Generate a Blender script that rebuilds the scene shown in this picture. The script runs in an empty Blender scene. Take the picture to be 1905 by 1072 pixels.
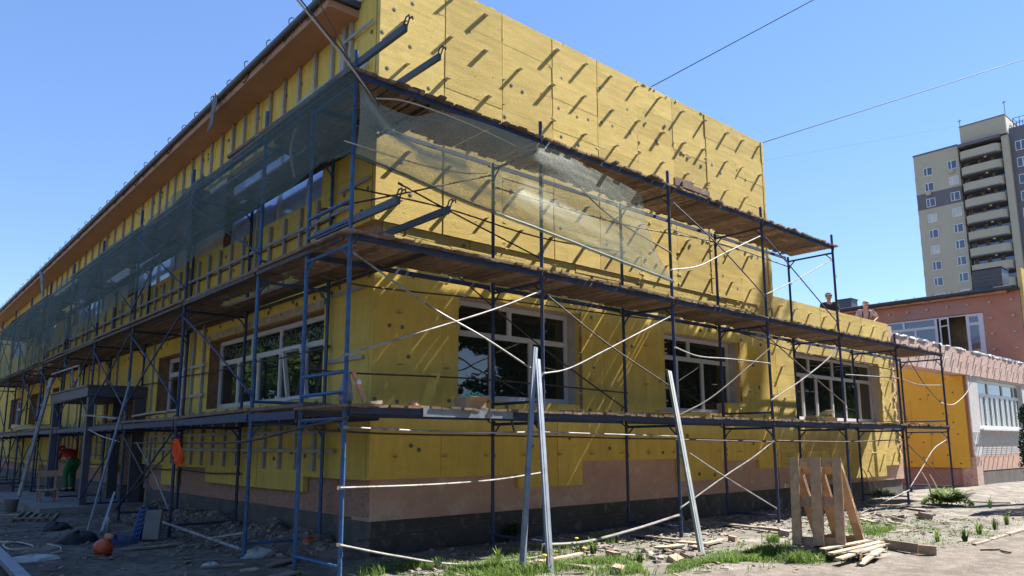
import bpy, math, random
import numpy as np
from mathutils import Vector, Matrix, noise as mnoise
random.seed(7)
R = math.radians
scene = bpy.context.scene
col = scene.collection

# ------------------------------------------------------------------ camera
cam_d = bpy.data.cameras.new("camera")
cam = bpy.data.objects.new("camera", cam_d)
col.objects.link(cam)
cam_d.sensor_width = 36.0
cam_d.lens = 26.112
cam_d.shift_y = 0.03281
cam_d.clip_start = 0.1
cam_d.clip_end = 3000
yaw, pitch, roll = 0.8463, 0.1630, -0.0032
fw = Vector((math.cos(pitch)*math.cos(yaw), math.cos(pitch)*math.sin(yaw), math.sin(pitch)))
r_ = Vector((math.sin(yaw), -math.cos(yaw), 0))
u_ = r_.cross(fw)
r2 = math.cos(roll)*r_ + math.sin(roll)*u_
u2 = -math.sin(roll)*r_ + math.cos(roll)*u_
cm = Matrix((r2, u2, -fw)).transposed().to_4x4()
cm.translation = Vector((-4.1387, -7.5052, 1.5053))
cam.matrix_world = cm
scene.camera = cam

# ------------------------------------------------------------------ light
SUN = Vector((0.83, -0.20, 1.0)).normalized()
elev = math.asin(SUN.z)
azi = math.atan2(SUN.x, SUN.y)
w = bpy.data.worlds.new("World")
scene.world = w
w.use_nodes = True
nt = w.node_tree
bg = nt.nodes["Background"]
sky = nt.nodes.new("ShaderNodeTexSky")
sky.sky_type = 'NISHITA'
sky.sun_disc = False
sky.sun_elevation = elev
sky.sun_rotation = azi
sky.air_density = 1.0
sky.dust_density = 0.0
sky.altitude = 3500
sky.ozone_density = 1.5
sg = nt.nodes.new("ShaderNodeGamma")
sg.inputs[1].default_value = 0.58
sh = nt.nodes.new("ShaderNodeHueSaturation")
sh.inputs['Saturation'].default_value = 1.5
sh.inputs['Hue'].default_value = 0.512
nt.links.new(sky.outputs[0], sg.inputs[0])
nt.links.new(sg.outputs[0], sh.inputs['Color'])
nt.links.new(sh.outputs[0], bg.inputs[0])
bg.inputs[1].default_value = 0.149
sl = bpy.data.lights.new("sun", 'SUN')
sl.energy = 4.5
sl.angle = R(0.5)
sl.color = (1.0, 0.95, 0.87)
so = bpy.data.objects.new("sun", sl)
so.rotation_euler = SUN.to_track_quat('Z', 'Y').to_euler()
so.location = (20, -10, 40)
col.objects.link(so)
vs = scene.view_settings
vs.view_transform = 'Standard'
vs.look = 'None'
vs.exposure = 1.8
vs.gamma = 1.0
vs.use_curve_mapping = False

# ------------------------------------------------------------------ materials
def mat(name, c, rough=0.8, metal=0.0, var=0.18, scale=3.0, bump=0.0, bscale=40.0, island=0.0, stretch=(1, 1, 1), c2=None, c2amt=0.5, c2scale=1.2, spec=0.5, streak=0.0):
    m = bpy.data.materials.new(name)
    m.use_nodes = True
    t = m.node_tree
    N, L = t.nodes, t.links
    p = N["Principled BSDF"]
    p.inputs["Roughness"].default_value = rough
    p.inputs["Metallic"].default_value = metal
    p.inputs["Specular IOR Level"].default_value = spec
    tc = N.new("ShaderNodeTexCoord")
    mp = N.new("ShaderNodeMapping")
    mp.inputs["Scale"].default_value = stretch
    L.new(tc.outputs["Object"], mp.inputs[0])
    nz = N.new("ShaderNodeTexNoise")
    nz.inputs["Scale"].default_value = scale
    nz.inputs["Detail"].default_value = 8
    nz.inputs["Roughness"].default_value = 0.65
    L.new(mp.outputs[0], nz.inputs[0])
    rp = N.new("ShaderNodeValToRGB")
    rp.color_ramp.elements[0].position = 0.3
    rp.color_ramp.elements[1].position = 0.7
    rp.color_ramp.elements[0].color = tuple(max(0, x*(1-var)) for x in c) + (1,)
    rp.color_ramp.elements[1].color = tuple(min(1, x*(1+var)) for x in c) + (1,)
    L.new(nz.outputs[0], rp.inputs[0])
    out = rp.outputs[0]
    if c2 is not None:
        n2 = N.new("ShaderNodeTexNoise")
        n2.inputs["Scale"].default_value = c2scale
        n2.inputs["Detail"].default_value = 10
        n2.inputs["Roughness"].default_value = 0.7
        L.new(tc.outputs["Object"], n2.inputs[0])
        r2n = N.new("ShaderNodeValToRGB")
        lo = 0.62 - 0.3*c2amt
        r2n.color_ramp.elements[0].position = lo
        r2n.color_ramp.elements[1].position = lo + 0.1
        L.new(n2.outputs[0], r2n.inputs[0])
        mx = N.new("ShaderNodeMix")
        mx.data_type = 'RGBA'
        L.new(r2n.outputs[0], mx.inputs["Factor"])
        L.new(out, mx.inputs["A"])
        mx.inputs["B"].default_value = tuple(c2) + (1,)
        out = mx.outputs["Result"]
    if island > 0:
        g = N.new("ShaderNodeNewGeometry")
        mr = N.new("ShaderNodeMapRange")
        mr.inputs["To Min"].default_value = 1 - island
        mr.inputs["To Max"].default_value = 1 + island
        L.new(g.outputs["Random Per Island"], mr.inputs[0])
        hv = N.new("ShaderNodeHueSaturation")
        L.new(mr.outputs[0], hv.inputs["Value"])
        L.new(out, hv.inputs["Color"])
        out = hv.outputs[0]
    L.new(out, p.inputs["Base Color"])
    if bump > 0:
        nb = N.new("ShaderNodeTexNoise")
        nb.inputs["Scale"].default_value = bscale
        nb.inputs["Detail"].default_value = 6
        nb.inputs["Roughness"].default_value = 0.7
        L.new(mp.outputs[0], nb.inputs[0])
        b = N.new("ShaderNodeBump")
        b.inputs["Strength"].default_value = min(1.0, bump)
        b.inputs["Distance"].default_value = 0.02 * max(1.0, bump)
        L.new(nb.outputs[0], b.inputs["Height"])
        L.new(b.outputs[0], p.inputs["Normal"])
    return m

M = {}
M['wool'] = mat('mineral_wool_yellow', (0.61, 0.46, 0.16), 0.95, var=0.16, scale=3.0, bump=0.75, bscale=34, stretch=(0.5, 1, 3.4), c2=(0.64, 0.50, 0.19), c2amt=0.25, c2scale=3.6, island=0.12, spec=0.1)
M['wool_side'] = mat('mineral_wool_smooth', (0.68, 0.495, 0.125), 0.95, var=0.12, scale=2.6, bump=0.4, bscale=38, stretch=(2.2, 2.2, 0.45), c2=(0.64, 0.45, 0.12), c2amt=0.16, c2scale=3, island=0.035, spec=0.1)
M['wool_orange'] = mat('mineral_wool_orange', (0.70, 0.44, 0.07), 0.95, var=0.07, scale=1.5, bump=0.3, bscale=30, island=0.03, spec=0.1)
M['woolcut'] = mat('mineral_wool_cut_edge', (0.62, 0.50, 0.25), 0.95, var=0.35, scale=18, bump=1, bscale=60, spec=0.1)
M['pink'] = mat('pink_render', (0.52, 0.335, 0.265), 0.9, var=0.12, scale=2.5, bump=0.25, bscale=60, c2=(0.60, 0.44, 0.37), c2amt=0.3, c2scale=2.6)
M['pinkrough'] = mat('pink_roughcast', (0.46, 0.26, 0.18), 0.95, var=0.35, scale=28, bump=1.0, bscale=55, c2=(0.5, 0.4, 0.34), c2amt=0.2, c2scale=4)
M['pinkfar'] = mat('salmon_render', (0.42, 0.20, 0.13), 0.9, var=0.12, scale=0.9, bump=0.2, bscale=20, c2=(0.36, 0.22, 0.19), c2amt=0.45, c2scale=0.5)
M['pinkpale'] = mat('pale_pink_roughcast', (0.52, 0.36, 0.31), 0.95, var=0.3, scale=9, bump=1.0, bscale=22, c2=(0.62, 0.5, 0.46), c2amt=0.25, c2scale=2)
M['plinth'] = mat('grey_plinth', (0.12, 0.108, 0.10), 0.9, var=0.3, scale=2.5, bump=0.5, bscale=25, c2=(0.17, 0.155, 0.14), c2amt=0.22, c2scale=5)
M['plinthpaint'] = mat('dark_painted_plinth', (0.075, 0.068, 0.063), 0.7, var=0.3, scale=3, bump=0.4, bscale=20, c2=(0.2, 0.18, 0.16), c2amt=0.2, c2scale=6)
M['soffit'] = mat('orange_soffit_boards', (0.43, 0.215, 0.12), 0.6, var=0.1, scale=1.2)
M['gutter'] = mat('dark_gutter_metal', (0.055, 0.06, 0.068), 0.45, var=0.15, scale=4)
M['black'] = mat('black_rubber', (0.012, 0.012, 0.014), 0.6, var=0.2)
M['blue'] = mat('blue_scaffold_paint', (0.025, 0.10, 0.25), 0.5, var=0.3, scale=9, bump=0.15, bscale=60, c2=(0.06, 0.055, 0.06), c2amt=0.34, c2scale=11)
M['bluedark'] = mat('dark_blue_scaffold_paint', (0.018, 0.045, 0.12), 0.6, var=0.35, scale=9, c2=(0.05, 0.042, 0.04), c2amt=0.4, c2scale=9)
M['galv'] = mat('galvanised_pipe', (0.28, 0.275, 0.265), 0.5, metal=0.2, var=0.25, scale=8, c2=(0.15, 0.125, 0.11), c2amt=0.4, c2scale=5)
M['rusty'] = mat('dark_rusty_pipe', (0.06, 0.048, 0.042), 0.7, var=0.4, scale=10, c2=(0.13, 0.08, 0.05), c2amt=0.3, c2scale=8)
M['zinc'] = mat('zinc_profile', (0.27, 0.31, 0.36), 0.45, metal=0.4, var=0.2, scale=6, c2=(0.2, 0.2, 0.2), c2amt=0.25, c2scale=4)
M['greypost'] = mat('grey_green_paint', (0.19, 0.22, 0.22), 0.6, var=0.2, scale=6, c2=(0.32, 0.31, 0.29), c2amt=0.25, c2scale=5)
M['studzinc'] = mat('zinc_stud', (0.36, 0.36, 0.35), 0.55, metal=0.3, var=0.2, scale=5)
M['plank'] = mat('grey_brown_plank', (0.17, 0.115, 0.08), 0.9, var=0.35, scale=5, bump=0.3, bscale=30, island=0.42, stretch=(2, 2, 2), c2=(0.28, 0.22, 0.17), c2amt=0.25, c2scale=4)
M['plankpale'] = mat('pale_board', (0.38, 0.29, 0.19), 0.85, var=0.25, scale=6, bump=0.2, bscale=30, island=0.25, c2=(0.5, 0.43, 0.32), c2amt=0.3, c2scale=5)
M['palletwood'] = mat('pallet_wood', (0.36, 0.24, 0.145), 0.85, var=0.28, scale=7, bump=0.2, bscale=40, island=0.22, c2=(0.22, 0.14, 0.09), c2amt=0.2, c2scale=6)
M['deadwood'] = mat('weathered_board', (0.21, 0.17, 0.13), 0.9, var=0.35, scale=7, bump=0.3, bscale=40, island=0.3)
M['pvc'] = mat('white_pvc', (0.58, 0.585, 0.60), 0.4, var=0.05, scale=3)
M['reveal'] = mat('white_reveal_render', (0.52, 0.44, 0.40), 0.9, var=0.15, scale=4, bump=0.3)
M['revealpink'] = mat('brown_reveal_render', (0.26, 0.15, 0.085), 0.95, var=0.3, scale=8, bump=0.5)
M['conc'] = mat('grey_concrete', (0.20, 0.19, 0.18), 0.9, var=0.22, scale=4, bump=0.4, bscale=30)
M['greyporch'] = mat('grey_painted_steel', (0.07, 0.077, 0.092), 0.6, var=0.15, scale=3)
M['darkin'] = mat('dark_interior', (0.02, 0.018, 0.017), 0.9, var=0.3)
M['roomin'] = mat('room_interior', (0.55, 0.48, 0.36), 0.9, var=0.5, scale=1.2)
M['whitebrick'] = mat('white_painted_brick', (0.56, 0.55, 0.55), 0.85, var=0.12, scale=6, bump=0.3)
M['roof'] = mat('bitumen_roof', (0.06, 0.058, 0.056), 0.9, var=0.2)
M['tower'] = mat('beige_facade', (0.37, 0.34, 0.26), 0.9, var=0.05, scale=0.3)
M['towerdark'] = mat('dark_grey_facade', (0.12, 0.12, 0.13), 0.9, var=0.06, scale=0.3)
M['towerlight'] = mat('pale_facade', (0.55, 0.53, 0.44), 0.9, var=0.05, scale=0.3)
M['towerdeep'] = mat('balcony_recess', (0.16, 0.145, 0.13), 0.9, var=0.3, scale=0.6)
M['orange'] = mat('orange_vest_cloth', (0.85, 0.09, 0.012), 0.85, var=0.15, scale=14, bump=0.3, bscale=20)
M['orangeplastic'] = mat('orange_plastic', (0.45, 0.06, 0.018), 0.4, var=0.12)
M['green'] = mat('green_cloth', (0.025, 0.19, 0.06), 0.85, var=0.3, scale=9, bump=0.4, bscale=14)
M['redcloth'] = mat('red_cloth', (0.38, 0.028, 0.02), 0.85, var=0.3, scale=9, bump=0.4, bscale=14)
M['skin'] = mat('skin', (0.42, 0.23, 0.15), 0.55, var=0.08)
M['shirt'] = mat('beige_shirt', (0.40, 0.35, 0.28), 0.9, var=0.2, scale=9, bump=0.4, bscale=14)
M['darkshirt'] = mat('charcoal_shirt', (0.022, 0.023, 0.026), 0.9, var=0.2, scale=9)
M['navy'] = mat('navy_overalls', (0.02, 0.022, 0.08), 0.9, var=0.2, scale=9)
M['capgrey'] = mat('grey_cap', (0.12, 0.12, 0.12), 0.9, var=0.2)
M['white'] = mat('white_plastic', (0.72, 0.73, 0.75), 0.5, var=0.06)
M['paper'] = mat('crumpled_paper', (0.40, 0.43, 0.42), 0.8, var=0.2, scale=12)
M['card'] = mat('cardboard', (0.38, 0.27, 0.17), 0.9, var=0.12, scale=6)
M['mint'] = mat('mint_plastic', (0.22, 0.62, 0.50), 0.5, var=0.1)
M['bluecrate'] = mat('blue_plastic', (0.03, 0.10, 0.26), 0.5, var=0.15)
M['grey'] = mat('grey_plastic', (0.25, 0.25, 0.26), 0.6, var=0.15)
M['rag'] = mat('grey_rag', (0.19, 0.19, 0.2), 0.95, var=0.25, scale=8)
M['brick'] = mat('brick_fragment', (0.36, 0.24, 0.17), 0.95, var=0.3, scale=14, bump=0.6)
M['stone'] = mat('pale_rubble', (0.24, 0.20, 0.17), 0.95, var=0.35, scale=12, bump=0.6, island=0.35)
M['rope'] = mat('pale_rope', (0.50, 0.46, 0.38), 0.9, var=0.2, scale=20)
M['cable'] = mat('black_cable', (0.03, 0.035, 0.045), 0.6, var=0.1)
M['yellowtool'] = mat('bright_yellow_foam', (0.75, 0.55, 0.12), 0.7, var=0.15, scale=8)
M['bark'] = mat('bark', (0.09, 0.065, 0.045), 0.95, var=0.35, scale=8, bump=0.8, bscale=16)
M['thuja'] = mat('thuja_foliage', (0.03, 0.06, 0.024), 0.8, var=0.4, scale=4, island=0.5)
M['discgrey'] = mat('grey_anchor_disc', (0.15, 0.16, 0.12), 0.8, var=0.2)
M['strap'] = mat('peach_webbing', (0.58, 0.27, 0.15), 0.8, var=0.2, scale=12)
M['blob'] = mat('dandelion_yellow', (0.75, 0.52, 0.02), 0.8, var=0.1)

def leaf_mat(name, c, trans=0.35, island=0.45):
    m = mat(name, c, 0.6, var=0.25, scale=3, island=island, spec=0.3)
    t = m.node_tree
    p = t.nodes["Principled BSDF"]
    out = t.nodes["Material Output"]
    tr = t.nodes.new("ShaderNodeBsdfTranslucent")
    src = p.inputs["Base Color"].links[0].from_socket
    t.links.new(src, tr.inputs[0])
    mx = t.nodes.new("ShaderNodeMixShader")
    mx.inputs[0].default_value = trans
    t.links.new(p.outputs[0], mx.inputs[1])
    t.links.new(tr.outputs[0], mx.inputs[2])
    t.links.new(mx.outputs[0], out.inputs[0])
    return m
M['leaf'] = leaf_mat('green_leaves', (0.055, 0.11, 0.022))
M['grass'] = leaf_mat('grass_blades', (0.13, 0.21, 0.04), 0.4)
M['fern'] = leaf_mat('fern_leaves', (0.17, 0.26, 0.05), 0.4)
M['plume'] = mat('dry_plume', (0.55, 0.40, 0.30), 0.9, var=0.2)

def glass_mat(name, tint=(0.012, 0.014, 0.014), ior=1.75, rough=0.02, wob=0.02):
    m = bpy.data.materials.new(name)
    m.use_nodes = True
    t = m.node_tree
    p = t.nodes["Principled BSDF"]
    p.inputs["Base Color"].default_value = tint + (1,)
    p.inputs["Roughness"].default_value = rough
    p.inputs["IOR"].default_value = ior
    nz = t.nodes.new("ShaderNodeTexNoise")
    nz.inputs["Scale"].default_value = 1.3
    tc = t.nodes.new("ShaderNodeTexCoord")
    t.links.new(tc.outputs["Object"], nz.inputs[0])
    b = t.nodes.new("ShaderNodeBump")
    b.inputs["Strength"].default_value = 0.25
    b.inputs["Distance"].default_value = wob
    t.links.new(nz.outputs[0], b.inputs["Height"])
    t.links.new(b.outputs[0], p.inputs["Normal"])
    return m
M['glass'] = glass_mat('dark_window_glass', (0.02, 0.024, 0.022), ior=1.8)
M['glasssky'] = mat('sky_tinted_pane', (0.34, 0.46, 0.72), 0.12, var=0.25, scale=1.1, spec=0.8)  # sky reflection painted into the pane colour
M['curtain'] = mat('curtained_pane', (0.42, 0.42, 0.40), 0.3, var=0.25, scale=0.9)
M['glassfar'] = glass_mat('far_window_glass', (0.03, 0.035, 0.05), 2.0, 0.08)

def net_mat(name, c, dens, scale=90.0, grain=0.22):
    m = bpy.data.materials.new(name)
    m.use_nodes = True
    t = m.node_tree
    N, L = t.nodes, t.links
    out = N["Material Output"]
    p = N["Principled BSDF"]
    p.inputs["Base Color"].default_value = c + (1,)
    p.inputs["Roughness"].default_value = 0.55
    tl = N.new("ShaderNodeBsdfTranslucent")
    tl.inputs[0].default_value = c + (1,)
    m1 = N.new("ShaderNodeMixShader")
    m1.inputs[0].default_value = 0.35
    L.new(p.outputs[0], m1.inputs[1])
    L.new(tl.outputs[0], m1.inputs[2])
    tp = N.new("ShaderNodeBsdfTransparent")
    mx = N.new("ShaderNodeMixShader")
    tc = N.new("ShaderNodeTexCoord")
    nz = N.new("ShaderNodeTexNoise")
    nz.inputs["Scale"].default_value = scale
    nz.inputs["Detail"].default_value = 2
    L.new(tc.outputs["Object"], nz.inputs[0])
    n2 = N.new("ShaderNodeTexNoise")
    n2.inputs["Scale"].default_value = 1.1
    n2.inputs["Detail"].default_value = 4
    L.new(tc.outputs["Object"], n2.inputs[0])
    ad = N.new("ShaderNodeMath")
    ad.operation = 'MULTIPLY_ADD'
    L.new(n2.outputs[0], ad.inputs[0])
    ad.inputs[1].default_value = 0.35
    ad2 = N.new("ShaderNodeMath")
    ad2.operation = 'ADD'
    ad2.inputs[1].default_value = 0.325
    L.new(nz.outputs[0], ad2.inputs[0])
    L.new(ad2.outputs[0], ad.inputs[2])
    mr = N.new("ShaderNodeMapRange")
    mr.inputs["From Min"].default_value = 0.7
    mr.inputs["From Max"].default_value = 1.3
    mr.inputs["To Min"].default_value = dens - grain
    mr.inputs["To Max"].default_value = dens + grain
    L.new(ad.outputs[0], mr.inputs[0])
    at = N.new("ShaderNodeAttribute")
    at.attribute_name = 'gather_glint'
    a2 = N.new("ShaderNodeMath")
    a2.operation = 'ADD'
    a2.use_clamp = True
    L.new(mr.outputs[0], a2.inputs[0])
    L.new(at.outputs['Fac'], a2.inputs[1])
    L.new(a2.outputs[0], mx.inputs[0])
    L.new(tp.outputs[0], mx.inputs[1])
    L.new(m1.outputs[0], mx.inputs[2])
    L.new(mx.outputs[0], out.inputs[0])
    return m
M['netL'] = net_mat('shade_tinted_netting', (0.08, 0.135, 0.108), 0.54, 60.0, 0.24)  # same green net, colour darkened to carry the shade of the long side
M['netR'] = net_mat('sun_tinted_netting', (0.33, 0.385, 0.31), 0.50, 80.0, 0.34)  # same green net, sunlight put into a paler colour
M['netD'] = net_mat('dark_folded_netting', (0.05, 0.075, 0.075), 0.30, 42.0, 0.35)

# ------------------------------------------------------------------ mesh builder
class MB:
    def __init__(s):
        s.v, s.f, s.m = [], [], []
        s.cur = 0
    def add(s, vs, fs):
        o = len(s.v)
        s.v += [tuple(x) for x in vs]
        s.f += [tuple(i+o for i in q) for q in fs]
        s.m += [s.cur]*len(fs)
        return s
    def box(s, x0, x1, y0, y1, z0, z1):
        return s.add([(x0,y0,z0),(x1,y0,z0),(x1,y1,z0),(x0,y1,z0),(x0,y0,z1),(x1,y0,z1),(x1,y1,z1),(x0,y1,z1)],
                     [(0,3,2,1),(4,5,6,7),(0,1,5,4),(1,2,6,5),(2,3,7,6),(3,0,4,7)])
    def obox(s, c, ax, ay, az):
        c = Vector(c); ax = Vector(ax); ay = Vector(ay); az = Vector(az)
        vs = []
        for sz in (-1, 1):
            for sx, sy in ((-1,-1),(1,-1),(1,1),(-1,1)):
                vs.append(c + ax*sx + ay*sy + az*sz)
        return s.add(vs, [(0,3,2,1),(4,5,6,7),(0,1,5,4),(1,2,6,5),(2,3,7,6),(3,0,4,7)])
    def beam(s, a, b, w_, h_, up=(0,0,1)):
        a = Vector(a); b = Vector(b)
        d = b-a; L = d.length; d.normalize()
        up = Vector(up)
        sd = d.cross(up)
        if sd.length < 1e-4: sd = d.cross(Vector((1,0,0)))
        sd.normalize(); up = sd.cross(d)
        return s.obox((a+b)/2, d*L/2, sd*w_/2, up*h_/2)
    def tube(s, pts, r, n=8, closed=False, taper=None):
        P = [Vector(p) for p in pts]
        k = len(P)
        rings = []
        prev = None
        for i in range(k):
            if i == 0: d = P[1]-P[0]
            elif i == k-1: d = P[-1]-P[-2]
            else: d = (P[i+1]-P[i]).normalized() + (P[i]-P[i-1]).normalized()
            if d.length < 1e-9: d = Vector((0,0,1))
            d.normalize()
            if prev is None:
                a = d.cross(Vector((0,0,1)))
                if a.length < 0.05: a = d.cross(Vector((1,0,0)))
            else:
                a = prev - d*prev.dot(d)
            a.normalize(); prev = a
            b = d.cross(a)
            rr = r if taper is None else r*(1+(taper-1)*i/(k-1))
            rings.append([P[i] + a*rr*math.cos(2*math.pi*j/n) + b*rr*math.sin(2*math.pi*j/n) for j in range(n)])
        vs = [p for q in rings for p in q]
        fs = []
        for i in range(k-1):
            for j in range(n):
                j2 = (j+1) % n
                fs.append((i*n+j, i*n+j2, (i+1)*n+j2, (i+1)*n+j))
        fs.append(tuple(range(n-1, -1, -1)))
        fs.append(tuple((k-1)*n+j for j in range(n)))
        return s.add(vs, fs)
    def lathe(s, prof, c=(0,0,0), n=16, ax=None):
        vs, fs = [], []
        q = ax if ax is not None else Matrix.Identity(3)
        for (rr, z) in prof:
            for j in range(n):
                a = 2*math.pi*j/n
                vs.append(Vector(c) + q @ Vector((rr*math.cos(a), rr*math.sin(a), z)))
        for i in range(len(prof)-1):
            for j in range(n):
                j2 = (j+1) % n
                fs.append((i*n+j, i*n+j2, (i+1)*n+j2, (i+1)*n+j))
        fs.append(tuple(range(n-1, -1, -1)))
        fs.append(tuple((len(prof)-1)*n+j for j in range(n)))
        return s.add(vs, fs)
    def prism(s, poly, d):
        n = len(poly)
        d = Vector(d)
        vs = [Vector(p) for p in poly] + [Vector(p)+d for p in poly]
        fs = [tuple(range(n-1, -1, -1)), tuple(range(n, 2*n))]
        for i in range(n):
            j = (i+1) % n
            fs.append((i, j, j+n, i+n))
        return s.add(vs, fs)
    def mesh(s, name, mats, smooth=False):
        me = bpy.data.meshes.new(name)
        me.from_pydata(s.v, [], s.f)
        if not isinstance(mats, (list, tuple)): mats = [mats]
        for m in mats: me.materials.append(m)
        if len(mats) > 1:
            me.polygons.foreach_set("material_index", s.m)
        if smooth:
            me.polygons.foreach_set("use_smooth", [True]*len(me.polygons))
        me.update()
        return me
    def build_each(s, name, mats, parent, nv=8, **kw):
        """Every box of the builder as a part of its own."""
        for i in range(0, len(s.v), nv):
            q = MB(); q.v = s.v[i:i+nv]; k = i//nv*6
            q.f = [tuple(j-i for j in f) for f in s.f[k:k+6]]; q.m = [0]*6
            q.build(name, mats, parent, **kw)
    def build(s, name, mats, parent=None, smooth=False, label=None, cat=None, group=None, kind=None, partlabel=None):
        loc = Vector((0,0,0))
        if parent is None and s.v:
            a = np.array(s.v)
            lo, hi = a.min(0), a.max(0)
            loc = Vector(((lo[0]+hi[0])/2, (lo[1]+hi[1])/2, lo[2]))
            s.v = [(x-loc.x, y-loc.y, z-loc.z) for x, y, z in s.v]
        o = bpy.data.objects.new(name, s.mesh(name, mats, smooth))
        o.location = loc
        col.objects.link(o)
        if parent is not None:
            o.parent = parent
            if parent.get('base') is not None:
                o.matrix_parent_inverse = Matrix.Translation(-Vector(parent['base']))
        tag(o, label, cat, group, kind)
        if partlabel: o['label'] = partlabel
        return o

def tag(o, label=None, cat=None, group=None, kind=None):
    if label: o['label'] = label
    if cat: o['category'] = cat
    if group: o['group'] = group
    if kind: o['kind'] = kind
    return o

def thing(name, label, cat, base, group=None):
    o = bpy.data.objects.new(name, None)
    o.empty_display_size = 0.2
    o.location = base
    o['base'] = list(base)
    col.objects.link(o)
    return tag(o, label, cat, group)

def children(o):
    return list(o.children)

def dup(o, loc=None, rotz=None, scale=None, label=None, parent=None):
    c = o.copy()
    col.objects.link(c)
    if parent is not None:
        c.parent = parent
        c.matrix_parent_inverse = o.matrix_parent_inverse.copy()
    if loc is not None: c.location = loc
    if rotz is not None: c.rotation_euler = (0, 0, rotz)
    if scale is not None: c.scale = (scale,)*3
    if label: c['label'] = label
    for ch in children(o):
        dup(ch, parent=c)
    return c

def smooth_path(pts, n=8):
    P = [Vector(p) for p in pts]
    if len(P) < 3: return P
    out = []
    Q = [2*P[0]-P[1]] + P + [2*P[-1]-P[-2]]
    for i in range(1, len(Q)-2):
        p0, p1, p2, p3 = Q[i-1:i+3]
        for k in range(n):
            t = k/n
            out.append(0.5*((2*p1) + (p2-p0)*t + (2*p0-5*p1+4*p2-p3)*t*t + (3*p1-p0-3*p2+p3)*t**3))
    out.append(P[-1])
    return out

def cells(u0, u1, v0, v1, du, dv, holes, stagger=0.0):
    """Rectangles of a board layout on (u,v) with rectangular holes cut out; yields (ua,ub,va,vb,board id)."""
    res = []
    vrow = [v0]
    while vrow[-1] < v1-1e-6: vrow.append(min(v1, vrow[-1]+dv))
    for ri in range(len(vrow)-1):
        a, b = vrow[ri], vrow[ri+1]
        us = [u0]
        off = stagger*(ri % 2)*du
        x = u0 + (off if off > 0 else du)
        while x < u1-0.05:
            us.append(x); x += du
        us.append(u1)
        vc = sorted({a, b} | {h[k] for h in holes for k in (2, 3) if a < h[k] < b})
        for ci in range(len(us)-1):
            c, d = us[ci], us[ci+1]
            uc = sorted({c, d} | {h[k] for h in holes for k in (0, 1) if c < h[k] < d})
            for i in range(len(uc)-1):
                for j in range(len(vc)-1):
                    mu, mv = (uc[i]+uc[i+1])/2, (vc[j]+vc[j+1])/2
                    if any(h[0] < mu < h[1] and h[2] < mv < h[3] for h in holes): continue
                    res.append((uc[i], uc[i+1], vc[j], vc[j+1], (ri, ci), (c, d, a, b)))
    return res

def rnd(a, b): return random.uniform(a, b)
# ================================================================== buildings
YF = 1.42      # face of the insulation on the right-hand facade
XF = 1.17      # face of the insulation on the left-hand facade
GAP = 0.0045

def boards(mb, axis, front, depth, u0, u1, v0, v1, du, dv, holes, jit=0.006, stagger=0.0, slope=None, rng=None, gap=0.0045):
    rng = rng or random
    jd = {}
    cj = {}
    for (ua, ub, va, vb, bid, bb) in cells(u0, u1, v0, v1, du, dv, holes, stagger):
        if bid[1] not in cj: cj[bid[1]] = rng.uniform(-jit, jit)
        if bid not in jd: jd[bid] = (cj[bid[1]] + rng.uniform(-jit, jit)*0.35, rng.choice([0.3, 0.6, 1, 1.4, 2.6]), rng.choice([0.3, 0.6, 1, 1.4, 2.6]))
        j, g1, g2 = jd[bid]
        a = ua + (gap*g1 if abs(ua-bb[0]) < 1e-6 else 0)
        b = ub - (gap*g2 if abs(ub-bb[1]) < 1e-6 else 0)
        c = va + (gap*0.14*g1 if abs(va-bb[2]) < 1e-6 else 0)
        d = vb - (gap*0.14*g2 if abs(vb-bb[3]) < 1e-6 else 0)
        f = front + j
        if axis == 1: mb.box(a, b, f, front+depth, c, d)
        else: mb.box(f, front+depth, a, b, c, d)

def window(parent, O, U, N, w_, panes, fr=0.06, glass='glass', name='window', depth=0.07, partlabel=None, h_=None, openings=()):
    """panes: (u0,u1,v0,v1) openings in the frame, measured from O along U and up."""
    O = Vector(O); U = Vector(U); N = Vector(N); V = Vector((0,0,1))
    h = h_
    f = MB(); g = MB()
    allp = list(panes) + list(openings)
    us = sorted({0, w_} | {p[k] for p in allp for k in (0, 1)})
    vs_ = sorted({0, h} | {p[k] for p in allp for k in (2, 3)})
    for i in range(len(us)-1):
        for j in range(len(vs_)-1):
            mu, mv = (us[i]+us[i+1])/2, (vs_[j]+vs_[j+1])/2
            if any(p[0] < mu < p[1] and p[2] < mv < p[3] for p in allp): continue
            f.obox(O + U*mu + V*mv, U*(us[i+1]-us[i])/2, N*depth/2, V*(vs_[j+1]-vs_[j])/2)
    for p in panes:
        c = O + U*(p[0]+p[1])/2 + V*(p[2]+p[3])/2 - N*0.012
        g.obox(c, U*((p[1]-p[0])/2+0.004), N*0.008, V*((p[3]-p[2])/2+0.004))
        if (p[1]-p[0]) > 0.3:
            e = 0.014
            for sgn in (-1, 1):
                f.obox(O + U*((p[0]+p[1])/2 + sgn*((p[1]-p[0])/2-e/2)) + V*(p[2]+p[3])/2 - N*0.006, U*e/2, N*depth*0.42, V*((p[3]-p[2])/2-0.001))
                f.obox(O + U*(p[0]+p[1])/2 + V*((p[2]+p[3])/2 + sgn*((p[3]-p[2])/2-e/2)) - N*0.006, U*((p[1]-p[0])/2-e-0.001), N*depth*0.42, V*e/2)
    fo = f.build(name, M['pvc'], parent, partlabel=partlabel)
    g.build('pane', M[glass], fo)
    return fo

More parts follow.
